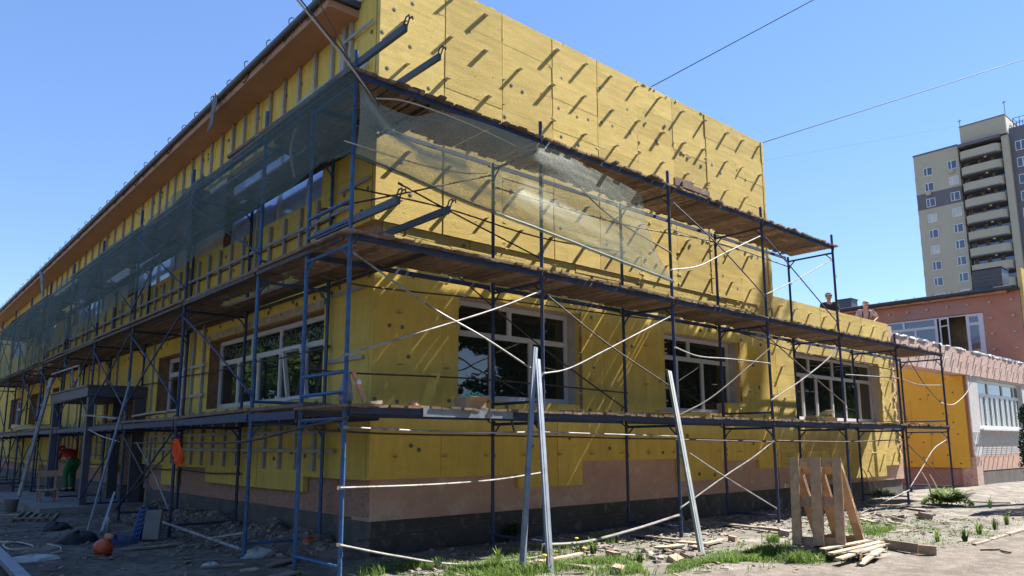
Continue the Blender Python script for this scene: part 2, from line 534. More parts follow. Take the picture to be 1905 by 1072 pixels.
def grid_panes(cols, w_, h, t, fr=0.06, top=True, topcols=None):
    """Two-row layout: lower sashes split at cols, upper lights split at topcols; t = transom height."""
    P = []
    c = [0] + list(cols) + [w_]
    for i in range(len(c)-1):
        P.append((c[i]+(fr if i == 0 else fr/2), c[i+1]-(fr if i == len(c)-2 else fr/2), fr, t-fr/2))
    c = [0] + list(topcols if topcols is not None else cols) + [w_]
    for i in range(len(c)-1):
        P.append((c[i]+(fr if i == 0 else fr/2), c[i+1]-(fr if i == len(c)-2 else fr/2), t+fr/2, h-fr))
    return P

def slope(y): return -0.016*(y-2.0)

# ---------------------------------------------------------------- main two-storey block
main = thing('two_storey_building', 'long two-storey building wrapped in yellow mineral wool boards behind scaffolding', 'building', (6.6, 20, 0))
RH = [(2.67, 5.32, 2.17, 3.76), (7.78, 10.45, 2.36, 3.70), (7.78, 9.95, 2.12, 2.36)]
JAG = [(1.17, 3.89, 0.5, 1.03), (3.89, 5.36, 0.5, 0.81), (5.36, 8.10, 0.5, 1.21), (8.10, 9.63, 0.5, 0.77), (9.63, 11.08, 0.5, 1.14), (11.08, 12.04, 0.5, 0.95)]
LH = [(2.86, 7.75, 2.2, 3.58), (9.28, 11.05, 2.2, 3.52), (11.9, 13.7, -0.5, 2.62), (22.1, 23.2, 2.0, 3.5), (24.8, 27.5, 2.2, 3.5), (29.6, 32.3, 2.2, 3.5)]
UH = [(3.05, 7.3, 5.42, 6.98), (10.4, 14.2, 5.42, 6.98), (17.0, 20.8, 5.42, 6.95), (23.6, 27.4, 5.4, 6.9), (30.2, 33.8, 5.4, 6.9)]
YE = 46.0
core = MB()
for (a, b, c, d, _, _) in cells(1.25, 12.0, 0.47, 8.80, 99, 99, RH): core.box(a, b, 1.50, 1.98, c, d)
main_wall = core.build('wall', M['pink'], main)
cl = MB()
for (a, b, c, d, _, _) in cells(2.0, YE, 0.50, 8.0, 99, 99, LH+UH): cl.box(1.27, 1.68, a, b, c, d)
cl.box(1.242, 1.68, 1.512, 1.998, 0.52, 8.79)
cl.build('wall', M['pinkrough'], main)
cb = MB()
cb.box(11.7, 12.0, 1.98, YE, 0.3, 8.0)
cb.box(1.7, 11.7, YE-0.4, YE, 0.3, 8.0)
cb.box(1.75, 11.6, 2.2, YE-0.5, 4.0, 4.2)
cb.build_each('rear_wall', M['pink'], main)
pl = MB()
pl.box(1.30, 12.02, 1.54, 1.98, -0.4, 0.468)
pl.build('plinth', M['plinthpaint'], main)
pl = MB()
pl.box(1.285, 1.7, 1.99, 11.8, -0.4, 0.498); pl.box(1.285, 1.7, 13.75, YE, -0.4, 0.498)
pl.box(1.27, 1.296, 1.51, 1.99, -0.4, 0.466)
pl.build('plinth', M['plinth'], main)
# roof slab hidden behind the parapet, and the rear return of the parapet
rf = MB()
rf.add([(0.62, 2.02, 8.20), (12.4, 2.02, 8.55), (12.4, YE, 8.55+slope(YE)), (0.62, YE, 8.20+slope(YE)),
        (0.62, 2.02, 8.24), (12.4, 2.02, 8.60), (12.4, YE, 8.60+slope(YE)), (0.62, YE, 8.24+slope(YE))],
       [(0,3,2,1),(4,5,6,7),(0,1,5,4),(1,2,6,5),(2,3,7,6),(3,0,4,7)])
rf.build('roof', M['roof'], main)
sf = MB()
ys = np.linspace(2.03, YE, 12)
for i in range(len(ys)-1):
    a, b = ys[i], ys[i+1]; sa, sb = slope(a), slope(b)
    sf.add([(0.66,a,8.05+sa),(1.26,a,8.05+sa),(1.26,b,8.05+sb),(0.66,b,8.05+sb),(0.66,a,8.17+sa),(1.26,a,8.17+sa),(1.26,b,8.17+sb),(0.66,b,8.17+sb)],
           [(0,3,2,1),(4,5,6,7),(0,1,5,4),(1,2,6,5),(2,3,7,6),(3,0,4,7)])
sfo = sf.build('soffit', M['soffit'], main)
lip = MB(); gt = MB()
for i in range(len(ys)-1):
    a, b = ys[i], ys[i+1]; sa, sb = slope(a), slope(b)
    lip.add([(0.60,a,8.03+sa),(0.657,a,8.03+sa),(0.657,b,8.03+sb),(0.60,b,8.03+sb),(0.60,a,8.17+sa),(0.657,a,8.17+sa),(0.657,b,8.17+sb),(0.60,b,8.17+sb)],
           [(0,3,2,1),(4,5,6,7),(0,1,5,4),(1,2,6,5),(2,3,7,6),(3,0,4,7)])
lip.build('fascia', M['soffit'], main)
pts = [(0.555, y, 8.20+slope(y)) for y in ys]
gt.tube(pts, 0.055, 10)
gt.beam((0.60, 2.0, 8.215), (1.2, 2.0, 8.25), 0.05, 0.1)
gt.build('gutter', M['gutter'], main)
# heating cable loops along the gutter, each its own part
loop = MB()
lp = []
for k in range(15):
    t = k/14
    lp.append((0.02 - 0.10*math.sin(t*math.pi)*0.5 + 0.04, 0.42*t, -0.05 - 0.12*math.sin(t*math.pi)))
hook = [(0.02, 0.0, -0.05), (-0.04, -0.02, 0.05), (-0.03, -0.03, 0.12), (0.0, -0.07, 0.14), (0.02, -0.10, 0.12)]
loop.tube(lp, 0.009, 6)
loop.tube(smooth_path([(a*0.8, b*0.8, c*0.8) for a, b, c in hook], 3), 0.008, 6)
loop_me = loop.mesh('gutter_cable', M['black'])
for k in range(46):
    y = 2.35 + k*0.86 + rnd(-0.08, 0.08)
    o = bpy.data.objects.new('gutter_cable', loop_me)
    col.objects.link(o)
    o.parent = main; o.matrix_parent_inverse = Matrix.Translation(-Vector(main['base']))
    o.location = (0.52, y, 8.20+slope(y)); o.rotation_euler = (0, rnd(-0.2, 0.2), rnd(-0.1, 0.1))

# insulation: right-hand facade, several courses of different depth
rng = random.Random(3)
ins = MB()
insb = MB()
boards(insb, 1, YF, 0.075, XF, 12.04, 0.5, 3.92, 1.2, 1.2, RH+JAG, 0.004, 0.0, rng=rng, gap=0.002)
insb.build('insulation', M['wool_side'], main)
boards(ins, 1, YF+0.012, 0.06, 1.33, 12.0, 3.925, 4.66, 1.2, 0.6, [], 0.006, 0.3, rng=rng)
boards(ins, 1, YF-0.012, 0.085, 1.145, 2.34, 4.665, 8.82, 1.2, 2.1, [], 0.003, 0.0, rng=rng)
boards(ins, 1, YF-0.01, 0.085, 2.345, 12.03, 4.665, 8.82, 1.2, 0.6, [], 0.009, 0.0, rng=rng, gap=0.006)
ins.build('insulation', M['wool'], main)
# torn strips of wool left along joints and the parapet edge
tear = MB()
def wool_chunk(mb, x, y, z, sx, sy, sz, rg):
    pts = []
    for iz in (-1, 1):
        for ix, iy in ((-1,-1),(1,-1),(1,1),(-1,1)):
            pts.append((x+ix*sx*rg.uniform(0.6, 1.2), y+iy*sy*rg.uniform(0.6, 1.2), z+iz*sz*rg.uniform(0.6, 1.2)))
    mb.add(pts, [(0,3,2,1),(4,5,6,7),(0,1,5,4),(1,2,6,5),(2,3,7,6),(3,0,4,7)])
for k in range(150):
    u = rng.random()
    if u < 0.12: x, z = rng.uniform(1.3, 11.9), 8.81+rng.uniform(-0.02, 0.01)
    elif u < 0.55: x, z = 1.17+1.2*rng.randrange(1, 9)+rng.uniform(-0.02, 0.02), rng.uniform(4, 8.7)
    elif u < 0.85: x, z = rng.uniform(1.3, 11.9), 4.66+0.6*rng.randrange(0, 7)+rng.uniform(-0.02, 0.02)
    else: x, z = rng.choice([2.68, 5.31, 7.79, 10.44]), rng.uniform(2.2, 3.8)
    wool_chunk(tear, x, YF-0.004, z, rng.uniform(0.015, 0.07), 0.012, rng.uniform(0.006, 0.02), rng)
for k in range(16):
    wool_chunk(tear, 2.675+rng.uniform(-0.02, 0.012), YF+rng.uniform(0, 0.2), 2.2+k*0.1+rng.uniform(-0.05, 0.05), rng.uniform(0.01, 0.03), 0.03, rng.uniform(0.02, 0.07), rng)
tear.build('torn_wool', M['woolcut'], main, kind='stuff')
# left-hand facade
insl = MB()
LJ = [(1.43, 3.34, -0.5, 1.02), (7.55, 9.25, -0.5, 1.06), (10.25, 11.9, -0.5, 1.07), (3.34, 7.55, -0.5, 0.79), (9.25, 10.25, -0.5, 0.65)]
y0 = 14.0
while y0 < YE:
    LJ.append((y0, y0+2.6, -0.5, rng.choice([0.66, 0.82, 1.06]))); y0 += 2.6
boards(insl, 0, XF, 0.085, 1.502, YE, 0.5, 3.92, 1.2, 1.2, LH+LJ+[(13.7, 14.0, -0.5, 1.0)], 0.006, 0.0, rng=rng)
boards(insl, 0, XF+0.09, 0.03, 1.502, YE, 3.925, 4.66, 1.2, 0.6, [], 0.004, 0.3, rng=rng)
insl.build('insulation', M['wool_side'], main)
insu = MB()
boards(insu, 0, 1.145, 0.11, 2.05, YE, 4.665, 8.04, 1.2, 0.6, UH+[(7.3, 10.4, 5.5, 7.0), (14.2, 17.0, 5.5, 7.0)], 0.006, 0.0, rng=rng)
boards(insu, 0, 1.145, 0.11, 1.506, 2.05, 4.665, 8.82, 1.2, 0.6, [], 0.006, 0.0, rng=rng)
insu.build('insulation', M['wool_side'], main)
pr = MB()
pr.box(1.20, 1.262, 7.32, 10.38, 5.52, 6.98); pr.box(1.20, 1.262, 14.22, 16.98, 5.52, 6.98)
pr.build_each('pier', M['reveal'], main, partlabel='pale unclad pier between two upper windows')

# galvanised studs and rails on the left-hand facade
def stud_mesh(h, w_=0.06, d=0.05):
    b = MB(); b.box(-d, -d+0.004, -w_/2, w_/2, 0, h); b.box(-d+0.004, 0.0, -w_/2, -w_/2+0.004, 0, h); b.box(-d+0.004, 0.0, w_/2-0.004, w_/2, 0, h)
    return b.mesh('metal_stud', M['studzinc'])
studs = []
sm_low, sm_mid, sm_top, sm_full = stud_mesh(1.05), stud_mesh(1.15), stud_mesh(1.02), stud_mesh(2.6)
def put(me, name, loc, parent=main, rot=(0,0,0)):
    o = bpy.data.objects.new(name, me); col.objects.link(o); o.parent = parent
    o.matrix_parent_inverse = Matrix.Translation(-Vector(parent['base']))
    o.location = loc; o.rotation_euler = rot
    return o
y = 2.98
k = 0
while y < 22:
    if not (11.6 < y < 14.1): put(sm_low, 'metal_stud', (XF-0.004, y, 1.12+rnd(-0.02, 0.02)))
    y += 0.60
y = 2.2
while y < 27:
    put(sm_top, 'metal_stud', (1.136, y, 7.02+slope(y)))
    if y > 2.5: put(sm_mid, 'metal_stud', (1.136, y+0.3, 4.2+rnd(-0.05, 0.05)))
    y += 0.60 if y < 12 else 0.9
for y in (8.0, 8.6, 9.1, 11.35, 14.6, 15.6, 16.6, 17.8, 19.0, 20.2, 21.4):
    put(sm_full, 'metal_stud', (XF-0.004, y, 1.9))
put(stud_mesh(3.2, 0.11), 'metal_stud', (1.13, 2.42, 7.0))
def rail(y0, y1, z, x): 
    b = MB(); b.box(x-0.012, x, y0, y1, z-0.025, z+0.025); b.build('rail', M['studzinc'], main)
rail(2.3, 11.6, 1.41, XF-0.058); rail(2.3, 11.2, 1.70, XF-0.058)
rail(1.62, 2.75, 3.72, XF-0.02); rail(1.62, 2.75, 2.72, XF-0.02)
rail(2.0, 14, 4.98, 1.08); rail(2.0, 14, 4.62, 1.08); rail(14, 24, 4.98, 1.08)
rail(1.6, 14, 7.10, 1.08); rail(14, 28, 7.0, 1.08); rail(1.5, 2.42, 7.75, 1.08); rail(1.5, 2.42, 8.3, 1.08); rail(1.5, 2.4, 5.3, 1.10); rail(1.5, 2.4, 5.9, 1.10)
rail(7.8, 9.2, 3.1, XF-0.058); rail(7.8, 9.2, 2.5, XF-0.058)

# brackets of the future facade (each casts a long raking shadow)
bk = MB()
bk.box(-0.042, 0.042, -0.092, 0.02, -0.002, 0.002)
bk_me = bk.mesh('bracket', M['studzinc'])
rngb = random.Random(5)
nb = 0
rest = MB()
for zi, z in enumerate([8.62, 7.91, 7.19, 6.48, 5.77, 5.05, 4.33]):
    for i in range(14):
        x = 1.62 + i*0.79 + rngb.uniform(-0.07, 0.07) - (0.0 if zi % 2 == 0 else 0.05)
        if x > 11.9: continue
        zz = z + rngb.uniform(-0.05, 0.05)
        if rngb.random() < 0.05: continue
        if nb < 92:
            put(bk_me, 'bracket', (x, YF-0.012, zz), rot=(rngb.uniform(-0.12, 0.06), rngb.uniform(-0.15, 0.15), rngb.uniform(-0.12, 0.12))).scale = (rngb.uniform(0.8, 1.1), rngb.uniform(0.7, 1.15), 1); nb += 1
        else: rest.box(x-0.042, x+0.042, YF-0.10, YF, zz-0.002, zz+0.002)
for z in (3.35, 2.62, 1.32):
    for i in range(14):
        x = 1.62 + i*0.79 + rngb.uniform(-0.04, 0.04)
        if x > 11.9 or any(h[0]-0.1 < x < h[1]+0.1 and h[2]-0.1 < z < h[3]+0.1 for h in RH): continue
        rest.box(x-0.04, x+0.04, YF-0.09, YF, z-0.002, z+0.002)
rest.build('bracket', M['studzinc'], main, kind='stuff')
# anchor discs pressed into the boards
ds = MB()
disc = MB(); disc.lathe([(0.032, 0), (0.032, 0.008), (0.012, 0.011)], (0, 0, 0), 10)
disc_me = disc.mesh('anchor_disc', M['discgrey'])
nd = 0
for k in range(330):
    x = 1.3 + 0.4*(k % 26) + rngb.uniform(-0.15, 0.15); z = 0.9 + 0.6*(k // 26) + rngb.uniform(-0.18, 0.18)
    if x > 11.9 or any(h[0]-0.06 < x < h[1]+0.06 and h[2]-0.06 < z < h[3]+0.06 for h in RH+JAG): continue
    if rngb.random() < 0.45: continue
    if nd < 95 and x < 8:
        put(disc_me, 'anchor_disc', (x, YF-0.008, z), rot=(R(90), 0, 0)); nd += 1
    else: ds.lathe([(0.038, 0), (0.038, 0.008), (0.012, 0.011)], (x, YF-0.008, z), 10, Matrix.Rotation(R(90), 3, 'X'))
for k in range(140):
    y = 1.7 + 0.55*(k % 30) + rngb.uniform(-0.2, 0.2); z = rngb.choice([1.35, 1.75, 3.65, 3.8, 4.9, 5.2, 7.3, 7.7]) + rngb.uniform(-0.08, 0.08)
    if any(h[0]-0.05 < y < h[1]+0.05 and h[2]-0.05 < z < h[3]+0.05 for h in LH+UH): continue
    xx = 1.145 if z > 4.66 else XF
    ds.lathe([(0.036, 0), (0.036, 0.006), (0.014, 0.012)], (xx-0.008, y, z), 10, Matrix.Rotation(R(-90), 3, 'Y'))
ds.build('anchor_disc', M['discgrey'], main, kind='stuff')
# windows of the right-hand facade
UX = (1, 0, 0); NY = (0, -1, 0); NX = (-1, 0, 0); UYm = (0, -1, 0)
window(main, (2.69, 1.70, 2.19), UX, NY, 2.61, grid_panes([0.86, 1.72], 2.61, 1.56, 1.04, 0.062, topcols=[1.24]), h_=1.56)
window(main, (7.80, 1.70, 2.14), UX, NY, 2.63, grid_panes([0.72, 1.62], 2.63, 1.55, 1.10, 0.062, topcols=[1.15]), h_=1.55)
rv = MB()
for (a, b, c, d) in [(2.67, 5.32, 2.17, 3.76), (7.78, 10.45, 2.12, 3.70)]:
    rv.box(b-0.005, b+0.04, 1.496, 1.78, c+0.006, d-0.006)
    rv.box(a-0.04, a+0.005, 1.496, 1.78, c+0.006, d-0.006)
    rv.box(a-0.04, b+0.04, 1.497, 1.78, d-0.005, d+0.04)
    rv.box(a-0.04, b+0.04, 1.497, 1.78, c-0.04, c+0.005)
rv.build_each('reveal', M['reveal'], main)
rc = MB()
rc.box(5.325, 5.40, YF-0.004, 1.497, 2.1, 3.80); rc.box(10.455, 10.52, YF-0.004, 1.497, 2.4, 3.72)
rc.build_each('reveal', M['revealpink'], main, partlabel='brown cut edge of the wool beside a window')
# windows of the left-hand facade (u runs from far to near)
def lwin(h, x, panes, glass='glass', pl_=None):
    return window(main, (x, h[1]-0.02, h[2]+0.02), UYm, NX, h[1]-h[0]-0.04, panes, glass=glass, h_=h[3]-h[2]-0.04, partlabel=pl_)
h = LH[0]; W_ = h[1]-h[0]-0.04; H_ = h[3]-h[2]-0.04
lw1 = lwin(h, 1.42, grid_panes([0.98, 1.92, 2.85, 3.85], W_, H_, 0.90, 0.066, topcols=[1.62, 2.85]))
sw = MB()
rs = random.Random(11)
for k in range(26):
    y = h[1]-0.2-k*0.175; z = h[2]+1.12+rs.uniform(-0.08, 0.09); s = rs.choice((-1, 1))
    sp = []
    for i in range(14):
        a = i*0.55; rr = 0.12*(1-i/15)
        sp.append((1.425-0.018, y+s*rr*math.cos(a), z+rr*math.sin(a)))
    sw.tube(sp, 0.0065, 4)
sw.build('ornament', M['rag'], lw1)
os_ = MB()
os_.beam((1.36, 4.42, 2.27), (1.22, 4.36, 3.08), 0.06, 0.05, up=(0,1,0)); os_.beam((1.36, 3.72, 2.27), (1.22, 3.70, 3.08), 0.06, 0.05, up=(0,1,0))
os_.beam((1.22, 4.36, 3.08), (1.22, 3.70, 3.08), 0.05, 0.06); os_.beam((1.36, 4.42, 2.27), (1.36, 3.72, 2.27), 0.05, 0.06)
oso = os_.build('sash', M['pvc'], lw1, partlabel='tilted open window sash')
h = LH[1]; lwin(h, 1.45, grid_panes([0.9], 1.73, 1.28, 0.9, 0.08))
for h in LH[4:]:
    W_ = h[1]-h[0]-0.04; lwin(h, 1.45, grid_panes([W_/3, 2*W_/3], W_, 1.26, 0.85, 0.08))
for i, h in enumerate(UH):
    W_ = h[1]-h[0]-0.04; H_ = h[3]-h[2]-0.04
    lwin(h, 1.34, grid_panes([W_*0.3, W_*0.52, W_*0.8], W_, H_, 1.02, 0.06), glass='glasssky')
rl = MB()
for (a, b, c, d) in LH[:2]+LH[3:]:
    rl.box(1.18, 1.60, b-0.006, b+0.04, c+0.006, d); rl.box(1.18, 1.60, a-0.04, a+0.006, c+0.006, d); rl.box(1.264, 1.60, a, b, c-0.04, c+0.005)
for (a, b, c, d) in UH:
    rl.box(1.16, 1.60, b-0.006, b+0.04, c+0.006, d); rl.box(1.16, 1.60, a-0.04, a+0.006, c+0.006, d); rl.box(1.264, 1.60, a, b, c-0.04, c+0.005)
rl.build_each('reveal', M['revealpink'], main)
lt = MB(); lt.box(XF-0.012, XF+0.02, 2.7, 8.0, 3.585, 3.72)
lt.build('lintel', M['plankpale'], main, partlabel='timber board above the ornamented window')
dk = MB(); dk.box(1.66, 1.74, 11.85, 13.75, -0.2, 2.7); dk.box(1.6, 1.66, 22.0, 23.3, 1.9, 3.6)
dk.build_each('doorway', M['darkin'], main)
# porch: canopy on two columns with a step
pc = MB(); pc.box(-0.12, 1.16, 11.72, 15.9, 2.62, 2.84); pc.box(-0.15, 1.16, 11.69, 15.93, 2.844, 2.88)
pc.build('canopy', M['greyporch'], main)
for yy in (11.78, 15.66):
    c_ = MB(); c_.box(-0.08, 0.06, yy, yy+0.16, 0.0, 2.617); c_.build('column', M['greyporch'], main)
c_ = MB(); c_.box(0.9, 1.15, 11.75, 11.85, 0.1, 2.597); c_.build('door_post', M['greyporch'], main)
c_ = MB(); c_.box(0.92, 1.15, 13.75, 13.84, 0.1, 2.597); c_.build('door_post', M['greyporch'], main)
st = MB(); st.box(-0.9, 1.26, 11.4, 18.6, -0.1, 0.17); st.build('step', M['conc'], main)

# ---------------------------------------------------------------- single-storey link
link = thing('single_storey_building', 'low single-storey wing in yellow wool with a flat parapet, right of the tall gable', 'building', (22, 6, 0))
KH = [(12.97, 17.78, 2.06, 3.72)]
KJ = [(12.04, 12.66, 0.4, 0.95), (12.66, 14.5, 0.4, 0.93), (14.5, 17.75, 0.4, 0.585), (17.75, 18.7, 0.4, 0.87)]
b_ = MB()
for (a, b, c, d, _, _) in cells(12.05, 19.12, 0.47, 4.96, 99, 99, KH): b_.box(a, b, 1.502, 1.96, c, d)
b_.box(18.7, 19.12, 1.97, 9.0, 0.3, 4.96)
b_.build('wall', M['pink'], link)
b_ = MB(); b_.box(12.05, 19.05, 1.545, 1.96, -0.4, 0.468); b_.build('plinth', M['plinth'], link)
b_ = MB(); b_.box(12.05, 19.12, 1.99, 16.0, 4.22, 4.34); b_.build('roof', M['roof'], link)
b_ = MB(); b_.box(19.13, 33.0, 7.52, 16.0, 4.22, 4.34); b_.box(25.62, 33.0, 2.01, 7.51, 4.22, 4.34); b_.build_each('roof', M['roof'], link)
i2 = MB()
boards(i2, 1, YF+0.004, 0.075, 12.06, 18.66, 0.4, 4.98, 1.2, 0.9, KH+KJ, 0.006, 0.0, rng=rng, gap=0.003)
i2.build('insulation', M['wool'], link)
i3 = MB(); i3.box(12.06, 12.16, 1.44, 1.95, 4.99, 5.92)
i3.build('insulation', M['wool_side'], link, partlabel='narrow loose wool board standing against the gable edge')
tw = MB()
for k in range(60):
    wool_chunk(tw, 18.72+rng.uniform(-0.06, 0.12), YF+rng.uniform(-0.01, 0.08), rng.uniform(0.9, 4.6), rng.uniform(0.03, 0.08), 0.03, rng.uniform(0.03, 0.09), rng)
for k in range(26):
    wool_chunk(tw, 17.83+rng.uniform(-0.03, 0.04), YF+rng.uniform(-0.01, 0.02), rng.uniform(2.1, 3.7), rng.uniform(0.02, 0.05), 0.02, rng.uniform(0.02, 0.06), rng)
for k in range(40):
    wool_chunk(tw, rng.uniform(12.2, 18.6), YF, rng.choice([4.0, 2.03])+rng.uniform(-0.03, 0.03), rng.uniform(0.03, 0.08), 0.012, rng.uniform(0.01, 0.02), rng)
tw.build('torn_wool', M['woolcut'], link, kind='stuff')
nb = 0
for z in (4.75, 4.05, 3.3, 2.6, 1.9, 1.2):
    for i in range(9):
        x = 12.35 + i*0.76 + rngb.uniform(-0.05, 0.05)
        if x > 18.6 or any(hh[0]-0.08 < x < hh[1]+0.08 and hh[2]-0.08 < z < hh[3]+0.08 for hh in KH+KJ): continue
        put(bk_me, 'bracket', (x, YF-0.006, z+rngb.uniform(-0.04, 0.04)), parent=link, rot=(0, rngb.uniform(-0.1, 0.1), 0))
window(link, (12.99, 1.70, 2.08), UX, NY, 4.77, grid_panes([0.78, 1.50, 2.35, 3.10, 3.98], 4.77, 1.62, 1.12, 0.06, topcols=[1.15, 2.45, 3.7]), h_=1.62)
rv = MB(); rv.box(17.775, 17.82, 1.496, 1.8, 2.066, 3.714); rv.box(12.93, 12.975, 1.496, 1.8, 2.066, 3.714); rv.box(12.93, 17.82, 1.497, 1.8, 3.715, 3.76); rv.box(12.93, 17.82, 1.497, 1.8, 2.02, 2.065)
rv.build_each('reveal', M['reveal'], link)
rv = MB(); rv.box(17.785, 17.85, YF, 1.498, 2.1, 3.74); rv.build_each('reveal', M['revealpink'], link)
ld = MB(); ld.box(19.13, 19.20, 1.46, 1.9, 2.15, 3.05)
ld.build('insulation', M['woolcut'], link, partlabel='cut wool board standing at the end of the low wing')
# roof edge that carries on over the recess, and the recess itself
fa = MB(); fa.box(19.13, 33.0, 1.43, 2.0, 3.85, 4.72)
fa.build('roof_edge', M['pinkpale'], link, partlabel='pale pink rough roof edge with bracket shadows')
fc = MB()
for k in range(70):
    x = rng.uniform(19.2, 32.9); wool_chunk(fc, x, 1.5, 4.74, rng.uniform(0.08, 0.3), 0.09, rng.uniform(0.015, 0.045), rng)
fc.build('mortar_ridge', M['white'], link, kind='stuff')
for z in (4.55, 4.28):
    for i in range(18):
        put(bk_me, 'bracket', (19.5+i*0.74+rngb.uniform(-0.05, 0.05), 1.425, z-(0.0 if z > 4.4 else 0.0)), parent=link)
w5 = MB(); w5.box(25.25, 25.6, 1.52, 2.0, 0.0, 3.845); w5.box(25.25, 25.6, 2.004, 7.5, 0.0, 4.80); w5.box(19.2, 25.3, 7.2, 7.5, 0.0, 3.845); w5.build_each('wall', M['pinkfar'], link)
w6 = MB(); boards(w6, 0, 25.16, 0.085, 1.60, 7.2, 0.62, 4.78, 1.2, 1.2, [(1.0, 2.005, 3.84, 5)], 0.003, 0.5, rng=rng, gap=0.003)
w6.build('insulation', M['wool_orange'], link, partlabel='shaded orange-yellow insulated wall of the recess')
d6 = MB()
for k in range(44):
    put(disc_me, 'anchor_disc', (25.15, 1.9+0.42*(k % 11)+rng.uniform(-0.12, 0.12), 0.9+0.72*(k//11)+rng.uniform(-0.2, 0.2)), parent=link, rot=(0, R(-90), 0))
w7 = MB()
for (a, b, c, d, _, _) in cells(25.26, 33.0, -0.2, 3.845, 99, 99, [(26.25, 31.6, 1.98, 3.80)]):
    w7.box(a, b, 1.475, 1.9, c, d) if c > 1.0 else None
w7.box(25.26, 33.0, 1.475, 1.9, 1.05, 1.98)
w7.build('brick_wall', M['whitebrick'], link)
w8 = MB(); w8.box(25.26, 33.0, 1.47, 1.9, 0.52, 1.046); w8.build('wall', M['pink'], link)
w9 = MB(); w9.box(25.8, 33.0, 1.48, 1.9, -0.3, 0.516); w9.build('plinth', M['plinth'], link)
w9 = MB(); w9.box(25.2, 25.8, 1.44, 1.9, -0.3, 1.0); w9.build('wall', M['pinkpale'], link)
jn = MB()
for k in range(13): jn.box(26.1, 33, 1.470, 1.474, 1.08+k*0.07, 1.084+k*0.07)
jn.build('mortar_joint', M['conc'], link)
cols = [0.55, 1.1, 1.75, 2.3, 2.95, 3.6, 4.2, 4.8]
window(link, (26.27, 1.62, 2.0), UX, NY, 5.3, grid_panes(cols, 5.3, 1.78, 1.22, 0.1, topcols=[1.5, 3.2, 4.6]), h_=1.78, glass='glassfar')
sl_ = MB(); sl_.box(26.1, 31.8, 1.36, 1.48, 1.93, 1.985); sl_.build('sill', M['white'], link)
for x in (19.6, 20.6, 25.35, 25.5, 25.65, 25.9, 26.3, 26.8, 27.3, 27.8, 28.4, 29.0, 29.6):
    for z in (1.85, 1.45, 1.02) if x > 25 else ():
        put(bk_me, 'bracket', (x, 1.465, z), parent=link)

# ---------------------------------------------------------------- far two-storey block
far = thing('salmon_building', 'salmon pink two-storey building end with a long white window above the low roof', 'building', (38, 8, 0))
PH = [(2.95, 8.6, 5.25, 7.22)]
b_ = MB()
for (a, b, c, d, _, _) in cells(1.5, 22.0, 0.0, 7.98, 99, 99, PH): b_.box(33.02, 33.4, a, b, c, d)
b_.box(33.41, 44.0, 1.5, 1.9, 0.0, 8.1)
b_.box(33.41, 44.0, 21.5, 22.0, 0.0, 8.0); b_.box(43.6, 44.0, 1.9, 21.5, 0.0, 8.0)
b_.build('wall', M['pinkfar'], far)
b_ = MB(); b_.box(32.6, 44.4, 1.5, 22.4, 7.99, 8.1); b_.build('roof', M['roof'], far)
b_ = MB(); b_.tube([(32.58, 1.6, 8.1), (32.58, 22, 8.1)], 0.07, 8); b_.build('gutter', M['gutter'], far)
b_ = MB(); b_.box(32.7, 33.0, 1.9, 22, 7.9, 7.985); b_.build('soffit', M['soffit'], far)
for k in range(9):
    put(loop_me, 'gutter_cable', (32.56, 2.4+k*0.8, 8.1), parent=far)
fi = MB(); boards(fi, 1, 1.36, 0.13, 33.05, 44.0, 5.85, 8.95, 1.2, 0.6, [(33.0, 33.35, 5.8, 6.4)], 0.01, 0.0, rng=rng)
fi.build('insulation', M['wool'], far)
rm = MB(); rm.box(35.6, 35.7, 2.2, 9.4, 4.4, 7.9); rm.box(33.4, 35.6, 2.2, 2.3, 4.4, 7.9); rm.box(33.4, 35.6, 9.3, 9.4, 4.4, 7.9); rm.box(33.4, 35.6, 2.3, 9.3, 7.8, 7.9)
rm.build('room', M['roomin'], far)
fw_ = window(far, (33.12, 8.58, 5.27), UYm, NX, 5.6,
       [(0.08, 1.0, 1.55, 1.87), (1.08, 2.2, 1.55, 1.87), (2.28, 3.6, 1.55, 1.87), (0.08, 1.0, 0.1, 1.45), (1.08, 1.75, 0.1, 1.45), (1.83, 2.7, 0.1, 1.45), (2.78, 3.6, 0.1, 1.45), (5.02, 5.4, 1.52, 1.82), (5.02, 5.4, 0.1, 1.42)], glass='glassfar', h_=1.93, openings=[(3.7, 4.9, 0.06, 1.87)])
# clear the opening left without sash
fs_ = MB()
fs_.beam((33.0, 4.72, 5.35), (33.0, 4.72, 7.1), 0.06, 0.05, up=(1,0,0)); fs_.beam((32.75, 4.30, 5.35), (32.75, 4.30, 7.1), 0.06, 0.05, up=(1,0,0))
fs_.beam((33.0, 4.72, 5.37), (32.75, 4.30, 5.37), 0.05, 0.06); fs_.beam((33.0, 4.72, 7.08), (32.75, 4.30, 7.08), 0.05, 0.06); fs_.beam((33.0, 4.72, 6.75), (32.75, 4.30, 6.75), 0.05, 0.05)
fs_.build('sash', M['pvc'], fw_, partlabel='window sash standing open')
nb = 0
for z in (7.6, 6.9, 6.2, 5.5):
    for k in range(8):
        y = 1.8+k*0.85
        if any(q[0]-0.1 < y < q[1]+0.1 and q[2]-0.1 < z < q[3]+0.1 for q in PH): continue
        bb = MB(); bb.box(32.9, 33.02, y-0.05, y+0.05, z-0.03, z+0.03); bb.build('bracket', M['reveal'], far)

